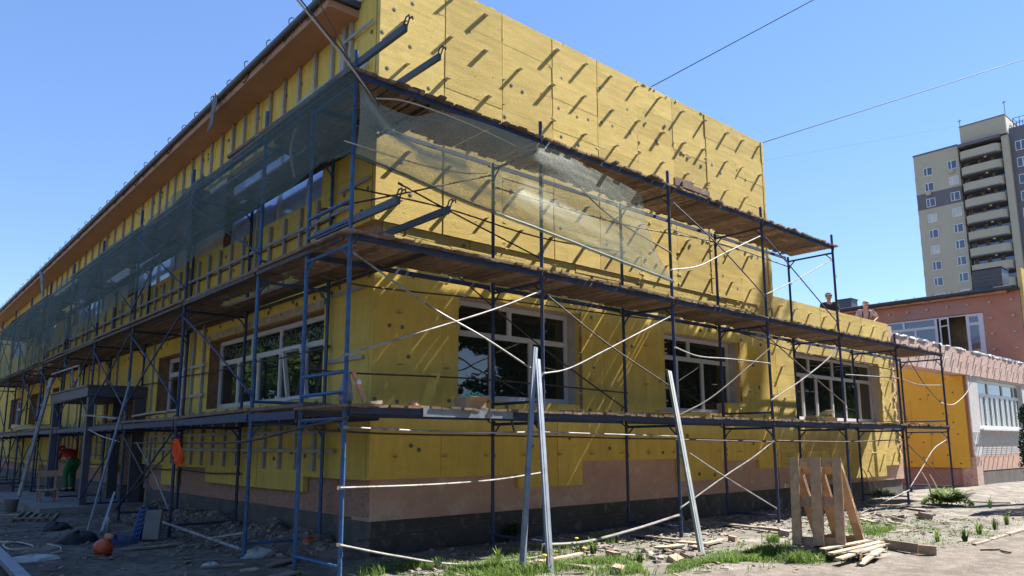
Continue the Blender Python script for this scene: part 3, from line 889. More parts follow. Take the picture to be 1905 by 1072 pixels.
# boxes on the roofs
def roofbox(x, y, z, sx, sy, sz, label):
    t = thing('roof_vent', label, 'roof vent', (x, y, z))
    b = MB(); b.box(x-sx/2, x+sx/2, y-sy/2, y+sy/2, z, z+sz); b.build('casing', M['gutter'], t)
    b = MB(); b.box(x-sx/2-0.04, x+sx/2+0.04, y-sy/2-0.04, y+sy/2+0.04, z+sz+0.001, z+sz+0.05); b.build('lid', M['black'], t)
    b = MB(); 
    for k in range(5): b.box(x-sx/2-0.015, x-sx/2-0.002, y-sy/2+0.08, y+sy/2-0.08, z+0.12+k*sz/6, z+0.15+k*sz/6)
    b.build('louvre', M['gutter'], t)
roofbox(34.6, 9.6, 8.11, 0.75, 0.75, 0.78, 'small dark square roof box between the two men on the roof')
roofbox(33.9, 2.75, 8.11, 1.0, 1.15, 1.05, 'large dark roof box at the right end of the salmon building')

# ---------------------------------------------------------------- residential tower
tow = thing('residential_tower', 'tall beige and dark grey apartment tower with a stack of curved balconies', 'building', (140, 28, 0))
TX = 133.5
segs = [(0, 41.85, 'tower'), (41.86, 44.7, 'towerdark'), (44.71, 51.8, 'tower')]
for (z0, z1, m_) in segs:
    b_ = MB(); b_.box(TX, TX+16, 32.4, 39.55, z0, z1); b_.build('wall', M[m_], tow)
b_ = MB(); b_.box(TX-0.06, TX+16, 32.4, 39.62, 51.81, 52.1); b_.build('parapet', M['towerdark'], tow)
b_ = MB(); b_.box(TX+1.4, TX+16, 24.2, 32.39, 0, 52.0); b_.build('wall', M['towerdeep'], tow)
b_ = MB(); b_.box(TX+0.6, TX+14, 25.2, 32.0, 52.01, 55.1); b_.build('penthouse', M['tower'], tow)
b_ = MB(); b_.box(TX+0.55, TX+14.05, 25.15, 32.05, 55.11, 55.3); b_.build('roof', M['towerdark'], tow)
b_ = MB(); b_.box(TX+0.9, TX+14, 25.18, 25.19, 52.3, 55.0); b_.build('penthouse_side', M['towerlight'], tow)
b_ = MB(); b_.box(TX-0.1, TX+1.39, 24.9, 25.9, 0, 51.4); b_.build('pier', M['tower'], tow)
b_ = MB(); b_.box(TX+0.6, TX+16, 2.0, 24.88, 0, 52.6); b_.build('wall', M['towerdark'], tow)
def balcony(z, last=False):
    yA, yB = 25.92, 32.38
    m = MB()
    arc = []
    n = 18
    for k in range(n+1):
        t = k/n; y = yA + (yB-yA)*t
        e = min(1, min(t, 1-t)/0.16)
        arc.append((TX+0.9 - 1.7*math.sqrt(max(0, 1-(1-e)**2)) , y))
    for a, b in zip(arc[:-1], arc[1:]):
        m.add([(a[0],a[1],z),(b[0],b[1],z),(b[0],b[1],z+1.3),(a[0],a[1],z+1.3),(a[0]+0.2,a[1],z),(b[0]+0.2,b[1],z),(b[0]+0.2,b[1],z+1.3),(a[0]+0.2,a[1],z+1.3)],
              [(0,3,2,1),(4,5,6,7),(3,7,6,2),(0,1,5,4),(0,4,7,3),(1,2,6,5)])
    o = m.build('balcony', M['tower'], tow)
    s_ = MB()
    n = len(arc)
    poly = [(x-0.06, y, z-0.2) for x, y in arc] + [(TX+1.3, yB, z-0.2), (TX+1.3, yA, z-0.2)]
    s_.prism(poly, (0, 0, 0.19)); s_.build('slab', M['towerdark'], o)
    l_ = MB(); l_.lathe([(0.2, -0.15), (0.2, 0)], (TX+0.2, 28.5, z-0.22), 8); l_.build('lamp', M['white'], o)
    r_ = MB()
    for k in range(4): r_.box(TX+1.2, TX+1.36, yA+0.3+k*1.9, yA+1.6+k*1.9, z+0.0, z+2.5)
    r_.build('balcony_door', M['glassfar'], o)
for k in range(12):
    balcony(49.0-k*2.83)
b_ = MB()
for k in range(40): pass
tpar = MB(); tpar.prism([(TX-0.7, 26.0, 51.2), (TX-0.75, 32.2, 51.2), (TX+1.3, 32.2, 51.2), (TX+1.3, 26.0, 51.2)], (0, 0, 0.5)); tpar.build('canopy', M['towerdark'], tow)
tw_me = None
for r in range(14):
    for c in range(2):
        yc = 37.35 - c*3.9 ; zc = 48.55 - r*2.83 - c*(-0.15)
        o = window(tow, (TX-0.02, yc+0.72, zc-0.75), UYm, NX, 1.45, [(0.08, 0.5, 0.08, 1.42), (0.6, 1.37, 0.08, 1.42)], glass='curtain' if (r*5+c*3) % 7 in (1, 4) else 'glassfar', h_=1.5, depth=0.1)
        if (r, c) in ((1, 0), (0, 1), (8, 0)):
            a_ = MB(); a_.box(TX-0.4, TX-0.08, yc-0.2, yc+0.6, zc-1.5, zc-0.9); a_.build('air_conditioner', M['tower'], o)
for r in range(15):
    for c in range(4):
        yc = 22.6 - c*4.6; zc = 49.3 - r*2.83
        o = window(tow, (TX+0.58, yc+1.6, zc-0.8), UYm, NX, 3.2, [(0.08+0.78*q, 0.74+0.78*q, 0.08, 1.5) for q in range(4)], glass='glassfar', h_=1.6, depth=0.1)
for r in range(15):
    b_ = MB(); b_.box(TX+1.2, TX+2.4, 39.56, 40.0, 47.2-r*2.83, 48.4-r*2.83); b_.build('side_balcony', M['towerlight'], tow)
for (y, z0, hh) in ((32.1, 55.3, 1.6), (25.3, 55.3, 2.6)):
    b_ = MB(); b_.tube([(TX+1.5, y, z0-3.2 if y > 30 else z0), (TX+1.5, y, z0+hh)], 0.05, 5); b_.tube([(TX+1.5, y-0.3, z0+hh-0.2), (TX+1.5, y+0.3, z0+hh-0.3)], 0.06, 5); b_.build('antenna', M['rusty'], tow)
b_ = MB()
for y in (24.9, 24.0, 23.2):
    b_.tube([(TX+4, y, 52.4), (TX+4, y, 55.4)], 0.06, 5); b_.tube([(TX+6, y, 52.4), (TX+6, y, 55.4)], 0.06, 5)
for z in (53.4, 54.4, 55.4):
    b_.tube([(TX+4, 24.9, z), (TX+4, 23.2, z), (TX+6, 23.2, z), (TX+6, 24.9, z), (TX+4, 24.9, z)], 0.05, 5)
b_.build('railing', M['rusty'], tow)
# ================================================================== scaffolding
B = 3.0771; BL = 3.1183; YQ = 2.5954; WD = 1.0873
ZL = [1.95, 3.95, 5.95]
PR = 0.027
rs = random.Random(21)

def frame(parent, a, b, z0, z1, m, stub=0.0, bottom=True, knee=True):
    """One H-frame between plan points a (outer) and b (inner)."""
    a = Vector((a[0], a[1], 0)); b = Vector((b[0], b[1], 0))
    d = (b-a).normalized()
    f = MB()
    zt = z1-0.16
    f.tube([a+Vector((0,0,zt)), b+Vector((0,0,zt))], 0.022, 8)
    o = f.build('frame', m, parent)
    if bottom:
        f = MB(); f.tube([a+Vector((0,0,z0+0.19)), b+Vector((0,0,z0+0.19))], 0.021, 8); f.build('tie_bar', m, o)
    if knee:
        for p, s in ((a, 1), (b, -1)):
            f = MB(); f.tube([p+Vector((0,0,zt-0.22)), p+d*s*0.05+Vector((0,0,zt-0.12)), p+d*s*0.16+Vector((0,0,zt-0.012))], 0.014, 6); f.build('knee_brace', m, o)
    for p, st in ((a, stub), (b, 0.0)):
        q = MB()
        q.tube([p+Vector((0,0,z0)), p+Vector((0,0,z1-0.05+st))], PR, 10)
        q.tube([p+Vector((0,0,z0-0.02 if z0 > 0.3 else z0)), p+Vector((0,0,z0+0.10))], PR+0.006, 10)
        for zz in (z0+0.35, z0+1.35):
            q.tube([p+Vector((0,0,zz)), p-d*0.05+Vector((0,0,zz)), p-d*0.05+Vector((0,0,zz-0.05))], 0.006, 5)
        if z0 < 0.3: q.box(p.x-0.07, p.x+0.07, p.y-0.07, p.y+0.07, z0-0.012, z0+0.004)
        q.build('post', m, o)
    return o

def planks_across(mb, x0, x1, ya, yb, z, rg, gap=0.012, wide=(0.11, 0.19), along='x', holes=0.0):
    """Short boards laid across the scaffold, one after the other."""
    x = x0
    while x < x1-0.05:
        w_ = rg.uniform(*wide)
        w_ = min(w_, x1-x)
        if rg.random() > holes:
            a = ya - (rg.uniform(0.02, 0.065) if rg.random() < 0.85 else rg.uniform(0.06, 0.13)); b = yb + rg.uniform(-0.16, -0.03)
            dz = rg.uniform(-0.004, 0.012); tl = rg.uniform(-0.006, 0.006)
            g = gap*rg.uniform(0.2, 2.4)
            if along == 'x':
                mb.add([(x+g/2, a, z+dz), (x+w_-g/2, a, z+dz+tl), (x+w_-g/2, b, z+dz+tl), (x+g/2, b, z+dz),
                        (x+g/2, a, z+0.03+dz), (x+w_-g/2, a, z+0.03+dz+tl), (x+w_-g/2, b, z+0.03+dz+tl), (x+g/2, b, z+0.03+dz)],
                       [(0,3,2,1),(4,5,6,7),(0,1,5,4),(1,2,6,5),(2,3,7,6),(3,0,4,7)])
        x += w_

right = thing('scaffolding', 'blue tube scaffolding with plank decks along the tall sunlit gable and the low wing', 'scaffolding', (9, 0.5, 0))
HB = [0.0, 0.0, -0.03, -0.05, 0.0, 0.02, 0.14]
for k in range(7):
    m = M['blue'] if k == 0 else M['bluedark']
    x = k*B
    tiers = 3 if k <= 4 else 2
    for t in range(tiers):
        z0 = HB[k] if t == 0 else ZL[t-1]-0.05
        frame(right, (x, 0), (x, WD), z0, ZL[t], m, stub=(0.32 if t == tiers-1 else 0.0), bottom=(k == 0 or t == 0 or rs.random() < 0.3))
for t in range(3):
    for k in range(4 if t == 2 else 6):
        x0, x1 = k*B, (k+1)*B
        z = ZL[t]-0.085
        for y in (0.0, WD):
            b_ = MB()
            b_.box(x0+0.03, x1-0.03, y-0.055 if y == 0 else y+0.031, y-0.031 if y == 0 else y+0.055, z-0.015, z+0.05)
            for xe in (x0+0.05, x1-0.05):
                b_.tube([(xe, y, z-0.05), (xe, y-0.05 if y == 0 else y+0.05, z-0.02), (xe, y-0.06 if y == 0 else y+0.06, z+0.045)], 0.012, 5)
            b_.build('beam', M['bluedark'], right)
        d_ = MB()
        if k == 0 and t == 1:
            planks_across(d_, x0-0.12, x1, -0.06, WD+0.05, ZL[t]-0.03, rs, 0.004, (0.13, 0.17))
        else:
            planks_across(d_, x0-0.1 if k == 0 else x0, x1+(0.1 if k in (3, 5) else 0), -0.05, WD+0.06, ZL[t]-0.03, rs, 0.020 if (t >= 1 and k != 3) else 0.012, (0.10, 0.2), holes=0.02 if (t == 2 and k != 3) else 0.0)
        d_.build('deck', M['plank'], right)

def pipe(parent, pts, r=0.0128, m='galv', name='brace', n=7, sm=True):
    b_ = MB()
    b_.tube(smooth_path(pts, 6) if (sm and len(pts) > 2) else pts, r, n)
    a, c = Vector(pts[0]), Vector(pts[-1])
    d = (c-a).normalized()
    for e in (a, c):
        b_.obox(e, d*0.04, Vector((0, 0, 1)).cross(d).normalized()*0.006, (0, 0, 0.018))
    return b_.build(name, M[m], parent, smooth=False)

YO, YI = -0.035, 1.13
pipe(right, [(-0.052, -0.035, 2.494), (1.281, -0.035, 2.961), (2.256, -0.035, 3.318), (2.988, -0.035, 3.630)])
pipe(right, [(0.057, -0.035, 3.676), (1.113, -0.035, 3.194), (1.977, -0.035, 2.883), (2.994, -0.035, 2.455)])
pipe(right, [(3.067, -0.035, 2.474), (3.586, -0.035, 2.583), (4.417, -0.035, 2.925), (6.004, -0.035, 3.601)])
pipe(right, [(3.125, -0.035, 3.609), (4.420, -0.035, 3.008), (5.933, -0.035, 2.441)], m='rusty')
pipe(right, [(6.151, -0.035, 3.094), (6.809, -0.035, 2.997), (7.820, -0.035, 3.024), (9.157, -0.035, 3.037)])
pipe(right, [(6.197, -0.035, 1.971), (7.246, -0.035, 2.344), (9.168, -0.035, 3.312)], m='rusty')
pipe(right, [(9.176, -0.035, 2.328), (10.369, -0.035, 2.766), (11.619, -0.035, 3.300), (12.095, -0.035, 3.598)])
pipe(right, [(9.195, -0.035, 3.548), (10.623, -0.035, 2.981), (12.230, -0.035, 2.368)], m='rusty')
pipe(right, [(12.442, -0.035, 3.009), (13.725, -0.035, 3.047), (15.340, -0.035, 3.085)])
# upper tier
pipe(right, [(6.131, -0.035, 4.436), (6.932, -0.035, 4.629), (7.823, -0.035, 5.028), (9.076, -0.035, 5.573)])
pipe(right, [(6.253, -0.035, 5.650), (7.651, -0.035, 5.102), (9.127, -0.035, 4.377)], m='bluedark')
pipe(right, [(9.302, -0.035, 5.593), (10.446, -0.035, 5.045), (12.163, -0.035, 4.185)], m='bluedark')
pipe(right, [(9.233, -0.035, 4.424), (10.424, -0.035, 4.880), (12.124, -0.035, 5.588)])
pipe(right, [(3.137, -0.035, 5.881), (4.369, -0.035, 5.134), (6.104, -0.035, 4.734)], m='rusty')
pipe(right, [(1.388, 1.130, 5.161), (2.400, 1.130, 4.917), (4.070, 1.130, 4.545)], m='rusty')
pipe(right, [(0.201, 1.130, 4.535), (1.527, 1.130, 5.073), (3.086, 1.130, 5.714)], m='rusty')
pipe(right, [(0.646, 1.130, 4.932), (2.198, 1.130, 4.975), (4.074, 1.130, 4.884), (6.266, 1.130, 4.993)], m='rusty')
pipe(right, [(3.198, 1.130, 5.526), (6.289, 1.130, 5.533), (9.395, 1.130, 5.741), (12.421, 1.130, 5.684)], m='rusty')
# middle tier, inner rails
pipe(right, [(0.141, 1.130, 2.445), (0.672, 1.130, 2.423), (2.933, 1.130, 2.461), (6.231, 1.130, 2.400)], m='rusty')
pipe(right, [(3.165, 1.130, 3.725), (6.216, 1.130, 3.796), (9.438, 1.130, 3.891), (12.464, 1.130, 3.629)], m='rusty')
pipe(right, [(0.239, 1.130, 3.642), (1.039, 1.130, 3.610), (3.144, 1.130, 3.705)], m='rusty')
pipe(right, [(2.410, 1.130, 3.988), (4.052, 1.130, 3.096), (6.218, 1.130, 2.103)], m='rusty')
pipe(right, [(12.464, 1.130, 3.629), (14.663, 1.130, 3.595), (15.907, 1.130, 3.597), (18.272, 1.130, 3.543)], m='rusty')
# lower tier
pipe(right, [(0.011, -0.035, 1.693), (0.681, -0.035, 1.670), (1.982, -0.035, 1.648), (2.994, -0.035, 1.663)])
pipe(right, [(3.055, -0.035, 1.664), (4.370, -0.035, 1.642), (6.070, -0.035, 1.617)], m='galv')
pipe(right, [(6.096, -0.035, 1.565), (9.163, -0.035, 1.528)], m='rusty')
pipe(right, [(9.265, -0.035, 1.548), (12.219, -0.035, 1.526), (15.275, -0.035, 1.577)], m='rusty')
pipe(right, [(0.175, 1.130, 1.683), (1.520, 1.130, 1.638), (4.035, 1.130, 1.620), (6.196, 1.130, 1.591)], m='rusty')
pipe(right, [(6.269, 1.130, 1.591), (9.333, 1.130, 1.576), (12.440, 1.130, 1.531), (15.700, 1.130, 1.557)], m='rusty')
pipe(right, [(-0.043, -0.035, 1.035), (1.152, -0.035, 1.024), (2.163, -0.035, 1.047), (2.987, -0.035, 1.113)])
pipe(right, [(-0.027, -0.035, 0.431), (0.717, -0.035, 0.241), (1.649, -0.035, 0.055), (2.968, -0.060, 0.017)])
pipe(right, [(3.034, -0.035, 0.161), (3.858, -0.035, 0.132), (4.931, -0.035, 0.221), (6.046, -0.035, 0.356)], r=0.02)
pipe(right, [(6.141, -0.035, 0.477), (7.460, -0.035, 0.943), (8.367, -0.035, 1.236), (9.123, -0.035, 1.528)])
pipe(right, [(6.307, -0.035, 1.389), (7.458, -0.035, 0.916), (9.079, -0.035, 0.301)], m='galv')
pipe(right, [(0.903, 1.130, 0.291), (3.146, 1.130, 0.393), (4.018, 1.130, 0.269), (6.285, 1.130, 0.299), (7.689, 1.130, 0.242)], m='rusty')
pipe(right, [(12.337, -0.035, -0.055), (14.046, -0.035, 0.174), (15.397, -0.035, 0.360)])
pipe(right, [(15.479, -0.035, 0.434), (16.291, -0.035, 0.853), (17.202, -0.035, 1.329), (18.147, -0.035, 1.566)])
pipe(right, [(15.515, -0.035, 1.472), (16.836, -0.035, 0.895), (18.179, -0.035, 0.214)], m='rusty')
pipe(right, [(19.214, 1.130, 3.953), (20.286, 1.130, 3.257), (21.553, 1.130, 2.695)], m='rusty')
pipe(right, [(15.602, -0.035, 3.073), (16.621, -0.035, 2.988), (18.222, -0.035, 3.053)])
pipe(right, [(21.175, 1.000, 2.710), (22.240, 1.000, 2.711), (23.613, 1.000, 3.183), (24.082, 1.000, 3.711)], m='rope', r=0.012)
# wall ties and the zinc plate clamped to the lower deck edge
b_ = MB(); b_.obox(((1.0+2.35)/2+0.05, -0.08, 1.885), (0.72, 0, 0), (0, 0.004, 0), (0, 0, 0.055)); b_.build('edge_plate', M['zinc'], right, partlabel='bright zinc plate fixed along the lower deck edge')

# ---------------------------------------------------------------- left-hand scaffolding
left = thing('scaffolding', 'dim blue scaffolding receding along the shaded long side behind green netting', 'scaffolding', (0.5, 15, 0))
NL = 10
for k in range(NL):
    y = YQ + k*BL
    for t in range(3):
        z0 = 0.0 if t == 0 else ZL[t-1]-0.05
        frame(left, (0, y), (WD, y), z0, ZL[t], M['bluedark'] if k else M['blue'], stub=(0.45 if t == 2 else 0), bottom=(t == 0 or k == 0))
for t in range(3):
    for k in range(-1, NL-1):
        y0, y1 = (YQ + k*BL, YQ + (k+1)*BL)
        if k < 0: y0 = WD+0.02 if t == 0 else 0.05
        z = ZL[t]-0.085
        for x in (0.0, WD):
            b_ = MB()
            xa, xb = (x-0.055, x-0.031) if x == 0 else (x+0.031, x+0.055)
            b_.box(xa, xb, y0+0.03, y1-0.03, z-(0.05 if t == 0 else 0.0), z+0.05)
            b_.build('beam', M['bluedark'] if t == 0 else M['rusty'], left)
        d_ = MB()
        if t == 0 and k == 3: continue
        x = -0.08
        while x < WD+0.05:
            w_ = rs.uniform(0.16, 0.26)
            if rs.random() > 0.08:
                a, b = y0 + rs.uniform(-0.3, 0.15), y1 + rs.uniform(-0.1, 0.35)
                if k < 0: a = 0.9 if t != 2 else -0.05
                za, zb = ZL[t]-0.03+rs.uniform(0, 0.05), ZL[t]-0.03+rs.uniform(0, 0.05)
                d_.beam((x+w_/2, a, za+0.015), (x+w_/2+rs.uniform(-0.03, 0.03), b, zb+0.015), w_-rs.uniform(0.004, 0.03), 0.04)
            x += w_
        d_.build('deck', M['plank'], left)
# spare beams that overshoot the corner, with their end hooks
def overshoot(x, z, y0, y1):
    b_ = MB()
    b_.beam((x, y0, z), (x, y1, z), 0.045, 0.085)
    for dx in (-0.022, 0.022):
        b_.tube([(x+dx, y0+0.02, z+0.02), (x+dx, y0-0.03, z+0.10), (x+dx, y0-0.09, z+0.10), (x+dx, y0-0.10, z+0.06)], 0.010, 6)
    b_.build('beam', M['gutter'], left, partlabel='beam overshooting the corner with open end hooks')
overshoot(0.02, 6.06, -1.05, 2.5); overshoot(1.05, 6.42, -0.26, 2.4)
overshoot(0.02, 4.09, -0.98, 0.9); overshoot(1.05, 4.32, -0.5, 1.2)
XO, XI = -0.035, 1.12
def lx(y, z, x=XO): return (x, y, z)
for k in range(NL-1):
    y0, y1 = YQ+k*BL, YQ+(k+1)*BL
    for t in range(3):
        z0 = 0.25 if t == 0 else ZL[t-1]+0.25
        z1 = ZL[t]-0.25
        if (k, t) in ((0, 0), (3, 0)): continue
        if rs.random() < 0.85: pipe(left, [lx(y0, z0), lx((y0+y1)/2, (z0+z1)/2+rs.uniform(-0.05, 0.05)), lx(y1, z1)], m='bluedark' if t else 'rusty', r=0.016)
        if rs.random() < 0.85: pipe(left, [lx(y0, z1, XO-0.034), lx((y0+y1)/2, (z0+z1)/2+rs.uniform(-0.05, 0.05), XO-0.034), lx(y1, z0, XO-0.034)], m='bluedark', r=0.016)
        pipe(left, [lx(y0, z0+0.75, XI), lx((y0+y1)/2, z0+0.72, XI), lx(y1, z0+0.75, XI)], m='rusty', r=0.014)
# guard rails seen at the corner bays
pipe(left, [(0.0, 0.0, 2.32), (0.0, WD, 2.32)], m='blue', r=0.024, name='guard_rail')
pipe(left, [(0.0, 0.0, 4.34), (0.0, WD, 4.34)], m='blue', r=0.024, name='guard_rail')
pipe(left, [(-0.035, 7.988, 1.536), (-0.035, 5.504, 1.539), (-0.035, 2.791, 1.545), (-0.035, 0.923, 1.710), (-0.035, -0.112, 1.791)], m='rusty', r=0.016)
pipe(left, [(-0.035, 6.715, 0.253), (-0.035, 4.590, 0.183), (-0.035, 2.644, 0.122)], r=0.024)
pipe(left, [(0.400, 6.563, 0.032), (0.400, 5.721, -0.058), (0.400, 4.754, 0.053), (0.400, 3.692, 0.209)], m='rope', r=0.014)
pipe(left, [(-0.035, 7.812, 1.536), (-0.035, 6.688, 1.019), (-0.035, 5.766, 0.474)], m='galv')
pipe(left, [(-0.035, 5.629, 1.486), (-0.035, 7.139, 0.912), (-0.035, 8.819, 0.291)], m='rusty')
# a ladder-like guard gate standing on the lower left deck
g_ = MB()
for q in ([(-0.060, 16.397, 3.445), (-0.060, 13.110, 3.435)], [(-0.060, 16.000, 2.610), (-0.060, 11.734, 2.643)], [(-0.060, 13.110, 3.435), (-0.060, 12.862, 2.661)], [(-0.060, 13.869, 3.428), (-0.060, 13.610, 2.658)]):
    g_.tube(q, 0.022, 6)
g_.build('guard_rail', M['galv'], left)

# ================================================================== netting
def net(name, m, label, rows, thick=0.0):
    """rows: list of polylines (same length) from top to bottom."""
    n, k = len(rows), len(rows[0])
    vs = [p for rrow in rows for p in rrow]
    fs = [(i*k+j, i*k+j+1, (i+1)*k+j+1, (i+1)*k+j) for i in range(n-1) for j in range(k-1)]
    b_ = MB(); b_.add(vs, fs)
    return b_.build(name, m, None, smooth=True, label=label, cat='netting')
rows = []
ks = 240
for i in range(13):
    t = i/12
    rr = []
    for j in range(ks):
        y = -0.06 + 29.6*j/(ks-1)
        top = 5.98 + 0.05*math.sin(y*1.3) - 0.06*abs(math.sin(y*1.01)) - (0.012*max(0, y-14))
        bot = 4.87 - 0.0475*min(y, 21) - (0.004*(y-21) if y > 21 else 0) + 0.05*math.sin(y*0.9) + 0.03*math.sin(y*3.1)
        z = top + (bot-top)*t
        x = -0.125 - 0.05*mnoise.noise(Vector((y*1.5, z*0.5, 3))) - 0.04*mnoise.noise(Vector((y*5.5, z*0.6, 9)))*(0.3+t) - 0.03*math.sin(t*math.pi)
        if y < 0.5: x = x*max(0, (y+0.06)/0.56) - 0.045*(1-max(0, (y+0.06)/0.56))
        rr.append((x, y, z))
    rows.append(rr)
net('safety_net', M['netL'], 'green safety netting with shade in its colour, hung along the shaded long side of the building', rows)
def lerp_poly(P, t):
    L = [0]
    for a, b in zip(P[:-1], P[1:]): L.append(L[-1] + (Vector(b)-Vector(a)).length)
    s = t*L[-1]
    for i in range(len(P)-1):
        if s <= L[i+1] or i == len(P)-2:
            f = (s-L[i])/max(1e-9, L[i+1]-L[i]); return Vector(P[i]).lerp(Vector(P[i+1]), f)
topP = smooth_path([(0.02, -0.05, 5.80), (0.27, -0.06, 5.62), (0.8, -0.06, 5.60), (1.42, -0.06, 5.82), (3.1, -0.06, 5.84), (4.4, -0.06, 5.72), (5.35, -0.06, 5.60)], 6)
botP = smooth_path([(0.0, -0.05, 4.86), (0.68, -0.06, 4.78), (1.52, -0.06, 4.66), (3.08, -0.06, 4.52), (4.86, -0.06, 4.34), (6.10, -0.06, 4.22)], 6)
rows = []
nr, nc = 40, 150
for i in range(nr):
    t = i/(nr-1); rr = []
    for j in range(nc):
        s = j/(nc-1)
        a, b = lerp_poly(topP, s), lerp_poly(botP, s)
        p = a.lerp(b, t)
        if s > 0.93: p.x -= 0.18*math.sin(t*math.pi)*(s-0.93)/0.07
        # sag folds that run diagonally down from the corner
        fold = math.sin(7*t - 4.0*s + 0.5*mnoise.noise(Vector((s*3, t*2, 1)))) * 0.5 + 0.25*mnoise.noise(Vector((s*5, t*9, 4)))
        amp = 0.085*math.sin(math.pi*min(1, s*1.1))*math.sin(math.pi*t)
        p.y += amp*fold - 0.06*math.sin(math.pi*t)*(1-s) - 0.004*mnoise.noise(Vector((s*30, t*20, 7)))
        rr.append(tuple(p))
    rows.append(rr)
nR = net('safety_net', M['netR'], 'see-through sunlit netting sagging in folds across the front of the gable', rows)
ga = nR.data.attributes.new('gather_glint', 'FLOAT', 'POINT')
def segd(px, py, P):
    d = 9
    for (ax, ay), (bx, by) in zip(P[:-1], P[1:]):
        dx, dy = bx-ax, by-ay; q = max(0, min(1, ((px-ax)*dx+(py-ay)*dy)/(dx*dx+dy*dy))); d = min(d, math.hypot(px-ax-q*dx, py-ay-q*dy))
    return d
gv_ = []  # denser along bunched folds, with streaks drawn in for white glints
for i in range(nr):
    for j in range(nc):
        t, s = i/(nr-1), j/(nc-1); sx = s*6.1
        g = 0.0
        g += 0.42*math.exp(-(segd(sx, t, [(0.15, 0.12), (0.55, 0.42), (1.0, 0.55), (1.7, 0.60)])/(0.075+0.03*s))**2)
        g += 0.30*math.exp(-(segd(sx, t, [(0.9, 0.66), (1.7, 0.78), (2.5, 0.84)])/0.06)**2)
        g += 0.30*math.exp(-((1-t)/0.06)**2) + 0.22*math.exp(-(sx/0.25)**2)
        g += 0.16*max(0, 1-t/0.35)*max(0, 1-abs(sx-2.2)/2.6)
        gv_.append(g)
ga.data.foreach_set('value', gv_)
bb = MB()
hp = [Vector(p)+Vector((0, -0.01, 0.003*math.sin(i*2.3))) for i, p in enumerate(botP)]
bb.tube(hp, 0.026, 7)
bb.build('net_rope', M['netL'], None, label='rolled bottom hem rope of the sunlit netting', cat='rope')

# ================================================================== ropes and overhead cables
def line(name, pts, r, m, label, cat, group=None, sag=0.0, n=24):
    P = [Vector(p) for p in pts]
    if sag and len(P) == 2:
        P = [P[0].lerp(P[1], i/n) - Vector((0, 0, sag*4*(i/n)*(1-i/n))) for i in range(n+1)]
    elif len(P) > 2: P = smooth_path(P, 8)
    b_ = MB(); b_.tube(P, r, 6)
    return b_.build(name, M[m], None, label=label, cat=cat, group=group)
line('overhead_cable', [(21.187, 12.000, 17.236), (30.590, 7.038, 24.000)], 0.022, 'cable', 'upper black overhead cable crossing the sky above the gable', 'cable')
line('overhead_cable', [(30.478, 12.000, 17.180), (50.489, 1.291, 26.000)], 0.024, 'cable', 'black overhead cable running from the gable corner towards the tower', 'cable')
line('overhead_cable', [(61.694, 30.000, 29.547), (108.673, 25.000, 45.584)], 0.016, 'rag', 'faint thin cable in the sky between the gable and the tower', 'cable')
line('tie_rope', [(-0.850, -0.069, 6.540), (-0.230, -0.120, 5.993), (0.278, -0.060, 5.602)], 0.012, 'rope', 'pale rope pair running down from the upper left to the net corner', 'rope')
line('tie_rope', [(-0.830, -0.094, 6.550), (-0.199, -0.140, 5.996), (0.289, -0.080, 5.578)], 0.009, 'cable', 'thin dark rope beside the pale rope above the corner post', 'rope')
line('tie_rope', [(-0.550, 0.013, 6.708), (-0.134, -0.100, 6.008)], 0.006, 'cable', 'thin dark wire ending at the top of the corner post', 'rope')
line('tie_rope', [(0.220, -0.080, 5.646), (0.706, -0.080, 5.752), (1.650, -0.080, 5.745), (2.778, -0.080, 5.637)], 0.010, 'rope', 'white cord slung under the top deck of the gable', 'rope')
line('hose', [(0.300, 1.704, 6.314), (0.200, 1.863, 6.097), (0.150, 2.019, 5.812), (0.150, 2.061, 5.544), (0.200, 2.015, 5.224)], 0.018, 'rope', 'pale hose hanging in a loop behind the green netting', 'hose')
line('hose', [(-0.181, -0.100, 4.984), (0.871, -0.100, 4.965), (1.550, -0.100, 5.020), (1.962, -0.100, 5.114)], 0.008, 'rope', 'thin pale cord drawn across the sunlit netting', 'rope')
# ================================================================== ground
def nz(x, y, s, o=0.0): return mnoise.noise(Vector((x*s+o, y*s-o, o*0.7)))
EDGE = [(2.644, -1.898, 0.000), (4.973, -2.724, 0.000), (6.190, -3.133, 0.000), (8.657, -3.482, 0.000), (11.169, -3.459, 0.000), (18.207, -3.733, 0.000)]
def path_side(x, y):
    """signed distance-like value, positive on the trodden path"""
    for a, b in zip(EDGE[:-1], EDGE[1:]):
        if a[0] <= x <= b[0]:
            f = (x-a[0])/(b[0]-a[0]); return (a[1]+(b[1]-a[1])*f) - y
    return -9
def hgt(x, y):
    if x < -30 or x > 60 or y < -30 or y > 60: return -0.05
    h = 0.030*nz(x, y, 0.8, 3) + 0.018*nz(x, y, 2.6, 8) + 0.010*nz(x, y, 7, 2)
    if x < 1.3 and y > 1.5:
        k = min(1, (y-1.5)/1.0)*min(1, max(0, (11.2-y)/1.2))
        h += 0.30*k*math.exp(-((x-1.05)/0.42)**2)*(0.75+0.5*nz(x, y, 1.7, 5)) + 0.05*k*nz(x, y, 4.5, 1)*math.exp(-((x-0.9)/0.7)**2)
    if y > -0.6 and x > 0.5:
        h += 0.07*math.exp(-((y-0.9)/0.5)**2)*(0.6+nz(x, y, 1.9, 4)) + 0.03*nz(x, y, 5, 6)*math.exp(-((y-0.4)/0.8)**2)
    if x > 9 and -3 < y < 1: h += 0.03*nz(x, y, 3, 12)
    p = path_side(x, y)
    if p > 0: h = h*max(0.25, 1-p*1.5) - 0.015*min(1, p*2)
    return h
